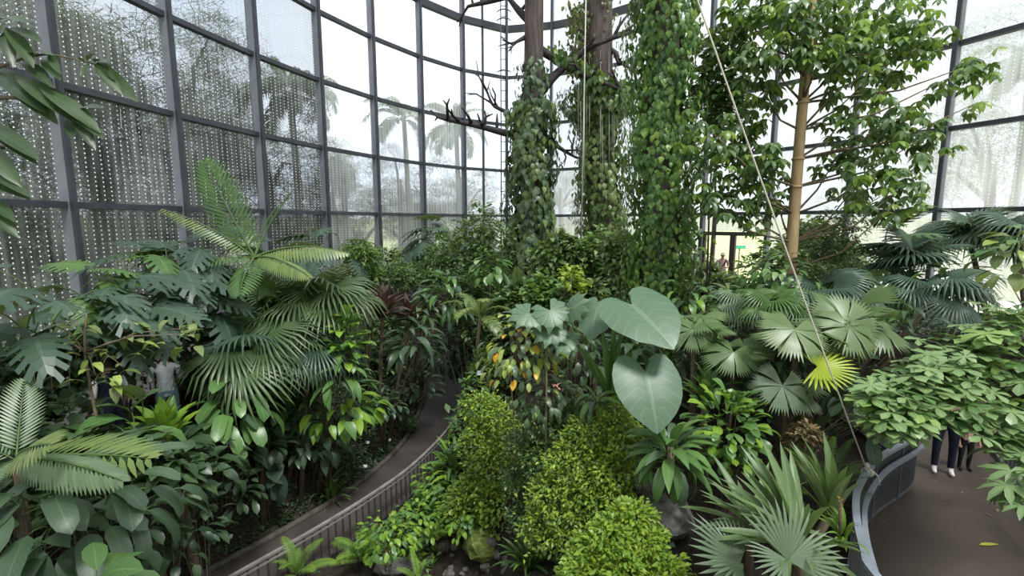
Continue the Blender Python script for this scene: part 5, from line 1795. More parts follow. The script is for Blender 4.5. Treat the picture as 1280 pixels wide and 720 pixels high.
clump('dark_leaved_shrub', 'dark ovate leaved shrub under the yellow fan leaf', 'shrub', 1070, 480, 7.4, .6, .4, padf('broad'), ['deep', 'paddle_dark'], 34, .32, seed=128, el=(.0, -.9))
clump('dark_leaved_shrub', 'broad green leaves hanging beside the curved railing', 'shrub', 1068, 525, 7.2, .42, .3, padf('broad'), ['paddle_dark', 'paddle_mid'], 16, .36, seed=129, el=(-.2, -1.1))
clump('dark_leaved_shrub', 'dark shrub filling the gap behind the small pale fan palm', 'shrub', 960, 450, 8.0, .8, .5, padf('lance'), ['deep', 'shrub_dark'], 70, .34, seed=130, el=(.2, -.7))
clump('broad_leaved_shrub', 'yellow green broad leaved shrub above the pale whorled tree', 'shrub', 1268, 335, 6.8, .42, .5, padf('broad'), ['paddle_olive', 'croton', 'paddle_mid'], 40, .28, seed=131, el=(.2, -.7), wts=[3, 1, 2])


def whorled_tree():
    rng = random.Random(55)
    base = gpt(Vector((8.6, 5.2, 0)))
    p = Plant('whorled_tree', 'pale green tree of round leaf whorls spreading over the upper path', 'tree', base)
    hub = P(1330, 470, 6.6)
    p.stem(smooth_pts([base - Vector((0, 0, .1)), base.lerp(hub, .55) + Vector((.2, 0, 0)), hub], 8), [.09 - .005 * i for i in range(9)], 'stem_brown', 'trunk', 8)
    ends = []
    for (x, y, t) in ((1110, 505, 5.3), (1140, 470, 5.5), (1190, 500, 5.2), (1200, 430, 5.8), (1260, 470, 5.5), (1250, 390, 6.2), (1240, 530, 5.2), (1150, 525, 5.3), (1300, 420, 6.2)):
        q = P(x, y, t)
        p.stem(smooth_pts([hub, hub.lerp(q, .5) + Vector((0, 0, -.1)), q - Vector((0, 0, .12))], 6), [.04 - .0045 * i for i in range(7)], 'stem_brown', 'branch', 5)
    n = 0
    extra = []
    while n < 235:
        x = rng.uniform(1088, 1330)
        top = 505 - (x - 1075) * 0.62
        bot = (528 if 1140 < x < 1225 else 538) if x < 1225 else 562
        if x < 1100:
            top, bot = 480, 530
        y = rng.uniform(max(345, top), bot)
        f = (y - 345) / 215
        t = 6.5 - 1.25 * f + rng.uniform(-.25, .25)
        q = P(x, y, t)
        m = 'whorl_light' if rng.random() < .2 else 'whorl'
        a = rng.uniform(0, 6.28)
        p.leaf(WHO(rng.randrange(6), m), leaf_M(q - Vector((0, 0, .1)), a, rng.uniform(-.45, .15), rng.uniform(-.3, .3), .225 * rng.uniform(.75, 1.25)))
        n += 1
        extra.append(leaf_M(q + Vector((rng.uniform(-.05, .4), rng.uniform(-.1, .5), rng.uniform(-.12, .10))), a + 2, rng.uniform(-.45, .15), rng.uniform(-.3, .3), .19 * rng.uniform(.75, 1.25)))
    low = P(1275, 600, 5.0)
    p.stem(smooth_pts([hub, hub.lerp(low, .6) + Vector((.1, 0, .1)), low], 6), [.03 - .003 * i for i in range(7)], 'stem_brown', 'branch', 5)
    for i in range(16):
        q = P(rng.uniform(1258, 1315), rng.uniform(585, 640), rng.uniform(4.7, 5.2))
        p.leaf(WHO(i, 'paddle_mid' if i % 3 else 'whorl', 'near'), leaf_M(q, rng.uniform(0, 6.28), rng.uniform(-.5, .1), 0, .22 * rng.uniform(.8, 1.2)))
    for i in range(14):
        q = P(rng.uniform(1245, 1310), rng.uniform(520, 575), rng.uniform(5.5, 6.2))
        p.leaf(PAD(i, 'paddle_mid' if i % 2 else 'whorl', 'broad'), leaf_M(q, rng.uniform(0, 6.28), rng.uniform(-.7, .1), 0, .30 * rng.uniform(.8, 1.2)))
    p.foliage(whorl_leaf(6, 0.50, 'spoon', 0.0, 0.5, 0.2, n=4, seed=4), extra, ['whorl', 'whorl', 'paddle_mid'], 'foliage', 79)


whorled_tree()
# ------------------------------------------------------------------ near right: stiff rosettes and silver fans
stif = lambda i, m: PAD(i, m, 'stiff')
rosette('screw_pine', 'grey green stiff leaved rosette beside the curved railing', 'plant', 1000, 672, 4.9, stif, ['pandan'], 38, .86, (1.2, .05), .06, None, 141, spread=.05, az=(1.3, 4.8))
rosette('screw_pine', 'upright striped leaf tuft between the rosette and the railing', 'plant', 1040, 640, 5.5, stif, ['pandan', 'feather_pale'], 20, .78, (1.5, .8), .05, None, 142, spread=.05, az=(1.2, 4.6))
rosette('screw_pine', 'flat spreading rosette beneath the rounded leaf clump', 'plant', 940, 650, 5.6, stif, ['pandan'], 24, .75, (.9, .0), .05, None, 143, spread=.05)


def silver_fan(px, py, t, leaves, label, seed):
    c = P(px, py, t)
    b = gpt(c)
    p = Plant('silver_fan_palm', label, 'palm', b)
    p.stem([b - Vector((0, 0, .1)), b.lerp(c, .5), c], [.05, .045, .035], 'stem_green', 'stem')
    for k, (tx, ty, tt, s, nr) in enumerate(leaves):
        e = P(tx, ty, tt)
        p.leaf(FAN(k, 'fan_silver', 0.0, 'spear'), frame_M(c, e - c, nr, s), 'frond')


silver_fan(985, 700, 4.3, [(972, 625, 4.4, .52, (0, -1, .4)), (1060, 695, 4.1, .46, (-.3, -.5, 1)), (1010, 640, 4.7, .42, (-.4, -.8, .5)), (920, 715, 4.0, .4, (.3, -.5, 1))], 'silvery fan palm with one leaf standing upright by the railing', 1)
silver_fan(925, 705, 4.8, [(850, 672, 4.6, .62, (0, -.6, .9)), (880, 720, 4.3, .5, (0, -.5, 1)), (905, 640, 5.1, .45, (.3, -.8, .6))], 'silvery fan palm spread low beside the light green bush', 2)
rosette('ladder_fern', 'green ladder fern at the foot of the rope', 'fern', 1030, 585, 6.5, lambda i, m: FEA(i, m, 'fern'), ['feather', 'fern'], 30, .42, (1.0, 0), 0, None, 144, part='frond', spread=.22)
rosette('bromeliad', 'yellow green bromeliad with an orange spike beside the railing', 'plant', 1055, 668, 5.2, lambda i, m: PAD(i, m, 'strap'), ['fern', 'feather_pale'], 22, .34, (1.2, .3), 0, None, 145, spread=.05, az=(1.2, 4.8))
br = Plant('bromeliad_spike', 'orange flower spike rising from the bromeliad', 'flower', P(1050, 670, 5.15))
br.stem([P(1050, 670, 5.15), P(1050, 645, 5.15), P(1051, 622, 5.15)], [.012, .02, .006], 'stem_brown', 'stalk')
rng2 = random.Random(8)
for k in range(18):
    q = P(1050.5, 655 - k * 1.9, 5.15)
    br.leaf(lm('bract', lambda: blade(MB(), 1.0, .5, 'ellip', 2, .6, .4, .3), 'croton_orange'), leaf_M(q, k * 2.4, .4, 0, .045), 'bract')
for k, (px, py, t, lab) in enumerate([(1000, 540, 6.9, 'brown heap of leaf litter below the small pale fan palm')]):
    shrub('leaf_litter', lab, px, py, t, .4, .2, 700, .09, ['dry', 'vine_brown'], None, 146, lobes=5, cat='litter', nbr=0)


# ------------------------------------------------------------------ undergrowth filling the beds
def undergrowth(name, label, cond, n, ls, mats, hgt, seed, base_leaf=SMALL):
    rng = random.Random(seed)
    Ms = []
    tries = 0
    while len(Ms) < n and tries < n * 12:
        tries += 1
        x, y = rng.uniform(-9, 13.5), rng.uniform(3.0, 25.5)
        if not cond(x, y) or not inside(x, y):
            continue
        d1 = math.sqrt(((_lc[:, 0] - x) ** 2 + (_lc[:, 1] - y) ** 2).min())
        d2 = math.sqrt(((_rc[:, 0] - x) ** 2 + (_rc[:, 1] - y) ** 2).min())
        if d1 < 0.95 or d2 < 1.65:
            continue
        z = ground(x, y) + hgt * rng.random() ** 1.5
        Ms.append(leaf_M(Vector((x, y, z)), rng.uniform(0, 6.28), rng.uniform(-.4, .9), rng.uniform(-.4, .4), ls * rng.uniform(.6, 1.4)))
    me = scatter_mesh(name, base_leaf, Ms, mats, seed)
    o = obj(name, me)
    stuff(tag(o, label, 'undergrowth'))
    return o


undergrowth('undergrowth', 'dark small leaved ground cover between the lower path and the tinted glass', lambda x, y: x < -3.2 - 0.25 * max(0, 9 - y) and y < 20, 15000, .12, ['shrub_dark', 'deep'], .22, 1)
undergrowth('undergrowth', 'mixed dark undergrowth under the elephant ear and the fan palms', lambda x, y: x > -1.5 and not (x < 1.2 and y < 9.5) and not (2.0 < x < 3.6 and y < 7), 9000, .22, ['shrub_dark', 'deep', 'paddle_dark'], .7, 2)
undergrowth('undergrowth', 'leafy undergrowth along the foot of the back glass', lambda x, y: y > 15, 7000, .26, ['shrub_dark', 'shrub_mid', 'deep'], 1.0, 3)
rk = random.Random(12)
Ms = []
for _ in range(9000):
    i = rk.randrange(12, 100)
    q = LPATH_C[i] + sidevec(LPATH_C, i) * (1.0 + 1.5 * rk.random() ** 1.4) + Vector((rk.uniform(-.1, .1), rk.uniform(-.1, .1), 0))
    Ms.append(leaf_M(Vector((q.x, q.y, ground(q.x, q.y) + .02 + .12 * rk.random())), rk.uniform(0, 6.28), rk.uniform(-.3, .8), rk.uniform(-.4, .4), .085 * rk.uniform(.6, 1.4)))
stuff(tag(obj('ground_cover', scatter_mesh('ground_cover', SMALL, Ms, ['shrub_dark', 'deep', 'fan_dark'], 9)), 'dense low dark ground cover hugging the kerb of the lower path', 'ground cover'))
BLAB = ['dark small leaved shrub by the glass behind the purple cordylines', 'olive shrub by the glass under the dark umbrella crown', 'narrow leaved shrub behind the cascade of long leaves', 'dark shrub behind the tall conical shrub',
        'olive shrub at the foot of the caged ladder', 'narrow leaved green shrub behind the grey vined trunk', 'dark shrub against the glass between the two vined trunks', 'olive shrub behind the thick reddish trunk',
        'narrow leaved shrub between the thick trunk and the ivy clad trunk', 'dark shrub behind the ivy clad trunk', 'low olive shrub in front of the man in pink', 'low narrow leaved shrub before the doorway mullion',
        'dark shrub behind the tan trunk', 'olive shrub beside the base of the tan trunk', 'narrow leaved shrub between the tan trunk and the bright monstera']
LLAB = ['dark shrub under the large monstera behind the fern frond', 'dark shrub behind the two half hidden people', 'dark shrub under the feather palm', 'dark shrub behind the shaggy fan palm', 'dark shrub behind the upright bright clump', 'dark shrub behind the standing fern frond',
        'dark shrub between the person in white and the fan palms', 'dark shrub under the low fan palms', 'dark shrub under the bird nest fern', 'dark shrub under the arching fern frond']
Ms = []
while len(Ms) < 5000:
    i = rk.randrange(10, 92)
    q = LPATH_R[i] - sidevec(LPATH_R, i) * (.15 + 1.5 * rk.random()) + Vector((rk.uniform(-.1, .1), rk.uniform(-.1, .1), 0))
    if q.y < 8.4:
        continue
    Ms.append(leaf_M(Vector((q.x, q.y, ground(q.x, q.y) + .02 + .22 * rk.random())), rk.uniform(0, 6.28), rk.uniform(-.3, .8), rk.uniform(-.4, .4), .11 * rk.uniform(.6, 1.4)))
stuff(tag(obj('ground_cover', scatter_mesh('ground_cover', SMALL, Ms, ['paddle_mid', 'paddle_bright', 'shrub_mid'], 10)), 'bright low ground cover between the lower railing and the tall yellow green bush', 'ground cover'))
BG = 'mixed shrubs crowding the back wall'
rngb = random.Random(21)
for k in range(15):
    x = 470 + k * 42
    t_ = 19 + 2.0 * math.sin(k * 1.9)
    if x > 860:
        t_ = 16.0 - (x - 860) * .012 + math.sin(k)
    y = 330 + 12 * math.sin(k * 2.3) + (34 if 860 < x < 970 else 0)
    shrub('mixed_shrub', BLAB[k], x, y, t_, 1.1, .9 if not 870 < x < 960 else .5, 900, .24, [['shrub_dark', 'shrub_mid'], ['vine_olive', 'shrub_dark'], ['shrub_mid', 'vine']][k % 3], BG, 200 + k, [SMALL, IVY, SMALL_LONG][k % 3], nbr=3)
LG = 'dark shrubs under the tinted glass wall'
for k, (x, y, t_) in enumerate([(60, 470, 7.6), (150, 450, 9.0), (300, 400, 11.5), (380, 380, 13.0), (450, 365, 14.5), (20, 540, 6.2), (260, 450, 9.8), (350, 500, 10.2), (180, 600, 6.6), (70, 600, 6.0)]):
    shrub('dark_shrub', LLAB[k], x, y, t_, .8, .6, 600, .24, ['deep', 'shrub_dark'], LG, 230 + k, IVY, nbr=3)


# ------------------------------------------------------------------ railings
def left_railing():
    r = thing('path_railing', 'long dark baluster railing with pale handrail along the lower path', 'railing', LR[0])
    B = LR[0]
    H = .8
    top = [p + Vector((0, 0, H)) - B for p in LR]
    up = lambda i: Vector((0, 0, 1))
    ac = lambda i: sidevec(LR, i)
    mb = MB()
    mb.ribbon(top, ac, up, .06, .035)
    mb.build('handrail', 'rail_handle', r, smooth=False)
    mb = MB()
    mb.ribbon([p - Vector((0, 0, .10)) for p in top], ac, up, .03, .035)
    mb.build('upper_rail', 'rail_handle', r, smooth=False)
    mb = MB()
    mb.ribbon([p - Vector((0, 0, H - .08)) for p in top], ac, up, .03, .03)
    mb.build('lower_rail', 'rail_dark', r, smooth=False)
    mb = MB()
    mb.box((.018, .03, H - .08), Matrix.Translation((0, 0, (H - .08) / 2 + .02)))
    me = mb.mesh('baluster', 'rail_dark', False)
    L_ = [0]
    for a, b in zip(LR, LR[1:]):
        L_.append(L_[-1] + (b - a).length)
    d = 0
    k = 0
    while d < L_[-1]:
        while L_[k + 1] < d:
            k += 1
        f = (d - L_[k]) / max(1e-6, L_[k + 1] - L_[k])
        q = LR[k].lerp(LR[k + 1], f) - B
        s = sidevec(LR, k)
        obj('baluster', me, r, Matrix.Translation(q) @ Matrix.Rotation(math.atan2(s.y, s.x), 4, 'Z'))
        d += .165


left_railing()


def right_railing():
    B = RR[0]
    r = thing('curved_railing', 'curved grey railing of twin flat bars around the upper path', 'railing', B)
    H = .95
    ac = lambda i: sidevec(RR, i)
    up = lambda i: Vector((0, 0, 1))
    base = [p - B for p in RR]
    mb = MB()
    mb.ribbon([p + Vector((0, 0, H)) for p in base], ac, up, .075, .05)
    mb.build('top_bar', 'rail_metal', r, smooth=False)
    mb = MB()
    mb.ribbon([p - sidevec(RR, i) * -.10 + Vector((0, 0, H - .16)) for i, p in enumerate(base)], ac, up, .055, .05)
    mb.build('second_bar', 'rail_metal', r, smooth=False)
    mb = MB()
    mb.ribbon([p + Vector((0, 0, .06)) for p in base], ac, up, .04, .05)
    mb.build('bottom_bar', 'panel_grey', r, smooth=False)
    mb = MB()
    mb.box((.03, .012, H - .08), Matrix.Translation((0, 0, H / 2)))
    me = mb.mesh('slat', 'panel_grey', False)
    mb = MB()
    mb.box((.07, .03, H), Matrix.Translation((0, 0, H / 2)))
    mp = mb.mesh('post', 'panel_grey', False)
    L_ = [0]
    for a, b in zip(RR, RR[1:]):
        L_.append(L_[-1] + (b - a).length)
    d, k, c = 0, 0, 0
    while d < L_[-1]:
        while L_[k + 1] < d:
            k += 1
        f = (d - L_[k]) / max(1e-6, L_[k + 1] - L_[k])
        q = RR[k].lerp(RR[k + 1], f) - B
        s = sidevec(RR, k)
        obj('post' if c % 16 == 0 else 'slat', mp if c % 16 == 0 else me, r, Matrix.Translation(q) @ Matrix.Rotation(math.atan2(s.y, s.x), 4, 'Z'))
        d += .062
        c += 1
    # opposite railing
    OUT = [p + (p - q).normalized() * .2 for p, q in zip(RPATH_O, RPATH_C)]
    B2 = OUT[0]
    r2 = thing('curved_railing', 'dark outer railing on the side of the path away from the rope', 'railing', B2)
    b2 = [p - B2 for p in OUT]
    ac2 = lambda i: sidevec(OUT, i)
    for nm, z, wd, m in (('top_bar', H, .07, 'panel_grey'), ('bottom_bar', .06, .04, 'panel_grey')):
        mb = MB()
        mb.ribbon([p + Vector((0, 0, z)) for p in b2], ac2, up, wd, .05)
        mb.build(nm, m, r2, smooth=False)
    for k in range(0, len(OUT), 2):
        s = sidevec(OUT, k)
        obj('slat', me, r2, Matrix.Translation(b2[k]) @ Matrix.Rotation(math.atan2(s.y, s.x), 4, 'Z'))


right_railing()

# rope tied to the top bar
tie = G(1076, 584, ZR + .97)
tie = min((p + Vector((0, 0, .97)) for p in RR), key=lambda q: (q - tie).length)
top = tie + (P(862, -40, 5.5) - tie) * 1.5
mb = MB()
pts = []
for i in range(15):
    f = i / 14
    pts.append(tie.lerp(top, f) - Vector((0, 0, .10 * math.sin(PI * f))))
mb.tube(pts, .011, 6)
rp_o = thing('rope', 'pale rope stretched from the treetops down to the curved railing', 'rope', tie)
rb = MB()
rb.tube([q - tie for q in pts], .011, 6)
rb.build('strand', 'rope', rp_o)
kn = MB()
for (dx, r_) in ((-.02, .062), (.02, .066), (.05, .06)):
    ring = [Vector((dx + .01 * math.sin(a * 3), math.cos(a) * r_, math.sin(a) * r_ * .8 - .02)) for a in [2 * PI * k / 12 for k in range(13)]]
    kn.tube(ring, .014, 5)
kn.tube([Vector((0, 0, .03)), Vector((.01, .01, .07)), Vector((-.01, 0, .11))], [.035, .03, .018], 7)
kn.build('knot', 'rope', rp_o)
tl = MB()
tl.tube([Vector((-.03, -.04, 0)), Vector((-.09, -.05, -.12)), Vector((-.09, -.06, -.34)), Vector((-.08, -.05, -.5))], .014, 5)
tl.tube([Vector((.05, -.02, .02)), Vector((.13, -.04, -.06)), Vector((.15, -.06, -.18))], .014, 5)
tl.build('loose_end', 'rope', rp_o)


# ------------------------------------------------------------------ caged ladder on the back wall
def ladder():
    b = P(630, 320, 25.3)
    r = thing('caged_ladder', 'thin caged steel ladder climbing the back glass beside the first trunk', 'ladder', (b.x, b.y, 3.2))
    for x in (-.14, .2):
        mb = MB()
        mb.tube([(x, 0, 0), (x, 0, 15.5)], .03, 5)
        mb.build('side_rail', 'steel_dark_shade', r)
    mb = MB()
    mb.tube([(-.14, 0, 0), (.2, 0, 0)], .018, 4)
    me = mb.mesh('rung', 'steel_dark_shade')
    for k in range(30):
        obj('rung', me, r, Matrix.Translation((0, 0, .4 + k * .5)))
    mb = MB()
    mb.tube([(.03 + .36 * math.cos(a), -.4 + .5 * math.sin(a), 0) for a in [PI * (-.12 - .0) + (-.76 * PI) * k / 9 - PI * 0 for k in range(10)]], .03, 4)
    mh = mb.mesh('hoop', 'steel_dark_shade')
    for z in (10.2, 12.6, 13.0, 14.9):
        obj('hoop', mh, r, Matrix.Translation((0, .3, z)))


ladder()


# ------------------------------------------------------------------ rocks, labels, fallen leaves
def rock_mesh(seed, mats):
    import bmesh
    rng = random.Random(seed)
    bm = bmesh.new()
    bmesh.ops.create_icosphere(bm, subdivisions=2, radius=1)
    offs = [(rnd_dir(rng), rng.uniform(.55, .95)) for _ in range(9)]
    for v in bm.verts:
        n_ = v.co.normalized()
        k = 1.0
        for d, h in offs:
            q = n_.dot(d)
            if q > 0.05:
                k = min(k, h / q)
        v.co = n_ * k
    me = bpy.data.meshes.new('rock')
    bm.to_mesh(me)
    bm.free()
    me.materials.append(MATS[mats])
    return me


RM = [rock_mesh(i, 'rock') for i in range(4)]
RMM = [rock_mesh(i + 9, 'rock_moss') for i in range(2)]


def rock(px, py, z, sx, sy, sz, label, moss=False, group=None, rz=0.0, k=0):
    q = GG(px, py)
    o = obj('rock', (RMM if moss else RM)[k % (2 if moss else 4)])
    o.location = (q.x, q.y, ground(q.x, q.y) + sz * .35)
    o.scale = (sx, sy, sz)
    o.rotation_euler = (0.15 * math.sin(k * 3), 0.15 * math.cos(k * 5), rz)
    return tag(o, label, 'rock', group)


rock(495, 708, -.7, .48, .30, .16, 'flat grey slab of rock under the ferns', rz=.5, k=0)
rock(600, 685, -.5, .52, .4, .3, 'moss covered boulder under the trailing ground cover', True, k=0)
rock(585, 662, -.3, .5, .25, .2, 'brown ledge rock above the mossy boulder', k=1)
rock(556, 688, -.7, .16, .14, .14, 'rounded grey stone beside the mossy boulder', k=2)
RGp = 'small stones in the stream bed'
rngs = random.Random(6)
for k in range(26):
    x, y = rngs.uniform(505, 665), rngs.uniform(680, 722)
    s_ = rngs.uniform(.05, .13)
    rock(x, y, -.8, s_ * 1.3, s_, s_ * .8, 'small grey stone in the stream bed between the boulders', False, RGp, rngs.uniform(0, 3), k)
rock(832, 655, .4, .5, .4, .35, 'dark brown rock between the light green bush and the rosette', k=3)
rock(1000, 560, 1.8, .4, .3, .2, 'brown rock under the leaf litter heap', k=1)

TG = 'white plant labels in the dark bed'


def plant_label(px, py, mat='tag_white', lab='small white plant label standing in the bed beside the lower path', name='plant_label', group=TG, h=.22, tw=.10, th=.07):
    q = GG(px, py + 8)
    r = thing(name, lab, 'label', q, group)
    mb = MB()
    mb.tube([(0, .01, -.05), (0, .01, h)], .006, 4)
    mb.build('stake', 'rail_dark', r)
    mb = MB()
    mb.box((tw, .006, th), Matrix.Translation((0, -.01, h)) @ Matrix.Rotation(-.7, 4, 'X'))
    mb.build('plate', mat, r, smooth=False)


for px, py in ((460, 555), (487, 552), (457, 585), (419, 606)):
    plant_label(px, py)
plant_label(289, 677, lab='white plant label alone beside the kerb, away from the other labels', group=None)
plant_label(600, 470, lab='white plant label under the speckled bush', group=None, tw=.16, th=.12)
gl_ = thing('plant_marker', 'green slanted plant marker beside the curved railing', 'label', G(1105, 562, 2.3))
mb = MB()
mb.tube([(0, 0, -.5), (-.02, 0, 0), (-.09, 0, .12)], .006, 4)
mb.build('stake', 'rail_dark', gl_)
mb = MB()
mb.box((.035, .01, .17), Matrix.Translation((-.13, 0, .19)) @ Matrix.Rotation(-.5, 4, 'Y'))
mb.build('plate', 'tag_green', gl_, smooth=False)

FLG = 'fallen leaves on the upper path'
FM = blade(MB(), 1.0, .22, 'lance', 5, .05, .12, .15).mesh('fallen_leaf', 'croton_yellow')
FM2 = blade(MB(), 1.0, .3, 'ellip', 4, .1, .2, .2).mesh('fallen_leaf', 'dry')
for (px, py, s_, rz, me, lab, g_) in ((1224, 681, .30, -1.5, FM, 'long yellow green leaf lying on the brown path', None), (1247, 640, .12, -.8, FM2, 'pale dry leaf fallen on the brown path', FLG), (1240, 645, .10, .4, FM2, 'pale dry leaf fallen on the brown path', FLG),
                                      (1172, 602, .08, .9, FM2, 'pale dry leaf fallen on the brown path', FLG), (1204, 615, .07, 2.0, FM2, 'pale dry leaf fallen on the brown path', FLG), (1185, 630, .07, 1.0, FM2, 'pale dry leaf fallen on the brown path', FLG),
                                      (1107, 653, .07, .1, FM2, 'pale dry leaf fallen on the brown path', FLG), (1255, 636, .16, -.9, FM2, 'pale dry leaf fallen on the brown path', FLG)):
    q = G(px, py, ZR + .012)
    o = obj('fallen_leaf', me)
    o.location = q
    o.rotation_euler = (0, 0, rz)
    o.scale = (s_, s_, s_)
    tag(o, lab, 'leaf', g_)


# green exit-style sign beyond the door
q = P(925, 309, 22.5)
mb = MB()
mb.box((.5, .04, .16), Matrix.Translation(q))
sg = thing('green_sign', 'small green sign board beyond the doorway', 'sign', (q.x, q.y, 3.0))
mb = MB()
mb.box((.52, .04, .16), Matrix.Translation((0, 0, q.z - 3.0)))
mb.build('board', 'sign_green', sg, smooth=False)
mb = MB()
mb.tube([(0, .04, 0), (0, .04, q.z - 3.0)], .03, 6)
mb.build('pole', 'rail_dark', sg)


# ------------------------------------------------------------------ people
def person(label, loc, yaw, H, clothes, pose='stand', hat=None, strap=False):
    """one continuous skinned figure. clothes: dict torso, sleeve, leg, foot"""
    k = H / 1.7
    J = {'pel': (0, 0, .94), 'spine': (0, .01, 1.10), 'chest': (0, 0, 1.30), 'neck': (0, 0, 1.45), 'head0': (0, .02, 1.52), 'head1': (0, .02, 1.63)}
    arms = {'stand': ((.19, 0, 1.38), (.25, -.02, 1.12), (.25, .10, .90), (.25, .15, .82)), 'hold': ((.19, 0, 1.38), (.24, -.03, 1.14), (.12, .22, 1.10), (.06, .28, 1.12))}[pose]
    bones = []
    V, Rr, E, tagm = [], [], [], []

    def add(p, r):
        V.append(Vector(p) * k)
        Rr.append(r * k)
        return len(V) - 1

    def link(a, b, m):
        E.append((a, b))
        bones.append((a, b, m))
    pe = add(J['pel'], (.155 + .105) / 2)
    sp_ = add(J['spine'], .13)
    ch = add(J['chest'], .145)
    nk = add(J['neck'], .06)
    h0 = add(J['head0'], .062)
    link(pe, sp_, 'torso'); link(sp_, ch, 'torso'); link(ch, nk, 'torso'); link(nk, h0, 'skin')
    for s in (-1, 1):
        a = [add((s * x, y, z), r) for (x, y, z), r in zip(arms, (.062, .048, .036, .034))]
        link(ch, a[0], 'torso'); link(a[0], a[1], 'sleeve'); link(a[1], a[2], 'fore'); link(a[2], a[3], 'skin')
        d = (V[a[3]] - V[a[2]]).normalized()
        sd = Vector((0, 0, 1)).cross(d)
        sd = sd.normalized() if sd.length > .1 else Vector((0, 1, 0))
        for f, (off, ln) in enumerate(((-.030, .055), (-.012, .08), (.004, .085), (.018, .075), (.030, .06))):
            f1 = add(V[a[3]] / k + sd * off * 1.3 + d * ln * .5, .010)
            f2 = add(V[a[3]] / k + sd * off * 1.5 + d * ln + Vector((0, .01, 0)), .008)
            link(a[3], f1, 'skin'); link(f1, f2, 'skin')
        l = [add((s * x, y, z), r) for (x, y, z), r in zip(((.10, 0, .88), (.11, .015, .50), (.11, -.01, .10), (.115, .02, .045), (.12, .16, .035)), (.105, .068, .050, .045, .035))]
        link(pe, l[0], 'leg'); link(l[0], l[1], 'leg'); link(l[1], l[2], 'leg'); link(l[2], l[3], 'foot'); link(l[3], l[4], 'foot')
    me = bpy.data.meshes.new('body')
    me.from_pydata(V, E, [])
    tmp = bpy.data.objects.new('body_tmp', me)
    COL.objects.link(tmp)
    md = tmp.modifiers.new('skin', 'SKIN')
    md.use_smooth_shade = True
    for i, sv in enumerate(me.skin_vertices[0].data):
        sv.radius = (Rr[i], Rr[i] * (.78 if i in (pe, sp_, ch) else 1.0))
        sv.use_root = (i == pe)
    tmp.modifiers.new('sub', 'SUBSURF').levels = 1
    dg = bpy.context.evaluated_depsgraph_get()
    bmesh_ = bpy.data.meshes.new_from_object(tmp.evaluated_get(dg))
    bpy.data.objects.remove(tmp)
    vs_ = [v.co.copy() for v in bmesh_.vertices]
    fs_ = [tuple(p.vertices) for p in bmesh_.polygons]
    slots = ['skin', clothes['torso'], clothes['sleeve'], clothes['fore'], clothes['leg'], clothes['foot']]
    key = {'skin': 0, 'torso': 1, 'sleeve': 2, 'fore': 3, 'leg': 4, 'foot': 5}
    mi = []
    for f in fs_:
        c = sum((vs_[i] for i in f), Vector()) / len(f)
        best, bm_ = 1e9, 'skin'
        for a, b, m in bones:
            ab = V[b] - V[a]
            t = max(0, min(1, (c - V[a]).dot(ab) / max(1e-9, ab.length_squared)))
            d = (c - V[a] - ab * t).length - (Rr[a] * (1 - t) + Rr[b] * t)
            if d < best:
                best, bm_ = d, m
        mi.append(key[bm_])
    # head: shaped ellipsoid with brow, nose, chin and ears, merged into the body surface
    n0 = len(vs_)
    NU, NV = 16, 12
    hc = Vector((0, .02, 1.595)) * k
    for j in range(NV + 1):
        ph = PI * j / NV
        for i in range(NU):
            th = 2 * PI * i / NU
            d = Vector((math.sin(ph) * math.sin(th), math.sin(ph) * math.cos(th), math.cos(ph)))
            r = Vector((.077, .098, .115))
            q = Vector((d.x * r.x, d.y * r.y, d.z * r.z))
            if d.z < -.2:
                q.x *= 1 - .25 * (-d.z - .2)
            if abs(th) < .3 or th > 2 * PI - .3:
                if -.45 < d.z < .1:
                    q.y += .022
                if .1 < d.z < .35:
                    q.y -= .004
            if abs(abs(math.sin(th)) - 1) < .1 and abs(d.z) < .3:
                q.x *= 1.14
            vs_.append(hc + q * k)
    for j in range(NV):
        for i in range(NU):
            fs_.append((n0 + j * NU + i, n0 + j * NU + (i + 1) % NU, n0 + (j + 1) * NU + (i + 1) % NU, n0 + (j + 1) * NU + i))
            mi.append(0)
    bm2 = bpy.data.meshes.new('body')
    bm2.from_pydata(vs_, [], fs_)
    for s in slots:
        bm2.materials.append(MATS[s])
    bm2.polygons.foreach_set('material_index', mi)
    bm2.polygons.foreach_set('use_smooth', [True] * len(fs_))
    r = thing('person', label, 'person', loc)
    r.rotation_euler = (0, 0, yaw)
    obj('body', bm2, r)
    # hair or cap
    hb = MB()
    rows = []
    for j in range(7):
        ph = PI * .52 * j / 6
        rows.append([hb.vert(hc + Vector((math.sin(ph) * math.sin(th) * .084, math.sin(ph) * math.cos(th) * .106 - (.012 if not hat else 0), math.cos(ph) * .124)) * k)
                     for th in [2 * PI * i / 16 for i in range(16)]])
    for j in range(6):
        for i in range(16):
            hb.face(rows[j][i], rows[j][(i + 1) % 16], rows[j + 1][(i + 1) % 16], rows[j + 1][i])
    if hat:
        hb.box((.14 * k, .10 * k, .012 * k), Matrix.Translation(hc + Vector((0, .13, .01)) * k) @ Matrix.Rotation(-.15, 4, 'X'))
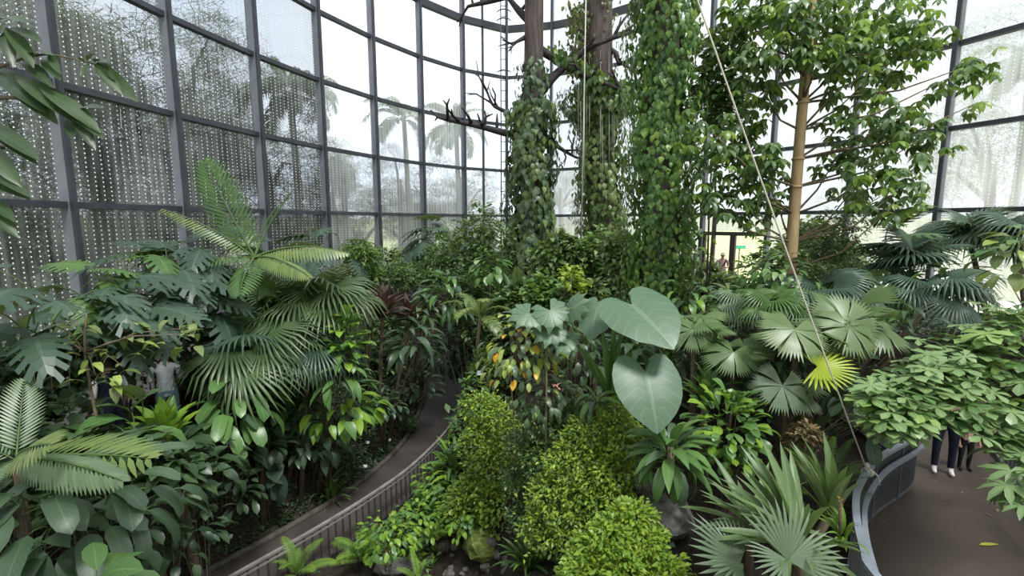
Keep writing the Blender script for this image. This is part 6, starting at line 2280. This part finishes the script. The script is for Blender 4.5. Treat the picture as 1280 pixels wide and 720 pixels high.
    hb.build('cap' if hat else 'hair', hat or 'hair', r)
    for s in (-1, 1):
        eb = MB()
        eb.tube([hc + Vector((s * .03, .088, .012)) * k, hc + Vector((s * .03, .100, .012)) * k], [.011 * k, .006 * k], 8)
        eb.build('eye', 'cloth_black', r)
    if strap:
        sb = MB()
        sb.ribbon([Vector(p) * k for p in ((-.14, .02, 1.43), (-.11, .125, 1.36), (-.02, .155, 1.22), (.08, .15, 1.08), (.14, .10, 1.0))], lambda i: Vector((.7, 0, .7)), lambda i: Vector((0, 1, 0)), .05, .02)
        sb.build('bag_strap', 'cloth_black', r, smooth=False)
    return r


def stand_at(px, py, t, H, frac):
    """place so the body point at height frac*H lies on the pixel"""
    q = P(px, py, t)
    return Vector((q.x, q.y, q.z - H * frac))


person('man in a pink shirt and pale cap with a dark strap by the doorway', stand_at(903, 326, 19.5, 1.72, .80), PI * .95, 1.72,
       dict(torso='cloth_pink', sleeve='cloth_pink', fore='skin', leg='cloth_khaki', foot='cloth_black'), 'hold', 'cloth_khaki', True)
person('person in a white top and light jeans half hidden behind the monsteras', stand_at(206, 466, 8.6, 1.66, .74), .6, 1.66,
       dict(torso='cloth_white', sleeve='cloth_white', fore='skin', leg='cloth_jeans', foot='shoe_white'), 'hold')
person('person in dark clothes half hidden beside the sapling stem', stand_at(137, 492, 7.6, 1.62, .66), 1.2, 1.62,
       dict(torso='cloth_navy', sleeve='cloth_white', fore='skin', leg='cloth_navy', foot='shoe_white'), 'stand')
q = G(1180, 592, ZR)
person('person in navy trousers and white shoes standing on the brown path', Vector((q.x, q.y + .05, ZR)), 2.6, 1.70,
       dict(torso='cloth_navy', sleeve='cloth_navy', fore='skin', leg='cloth_navy', foot='shoe_white'), 'stand')
q = G(1207, 590, ZR)
person('child in black trousers and a pink top beside the adult on the brown path', Vector((q.x + .05, q.y + .1, ZR)), 2.9, 1.02,
       dict(torso='cloth_pink', sleeve='cloth_pink', fore='skin', leg='cloth_black', foot='cloth_black'), 'stand')
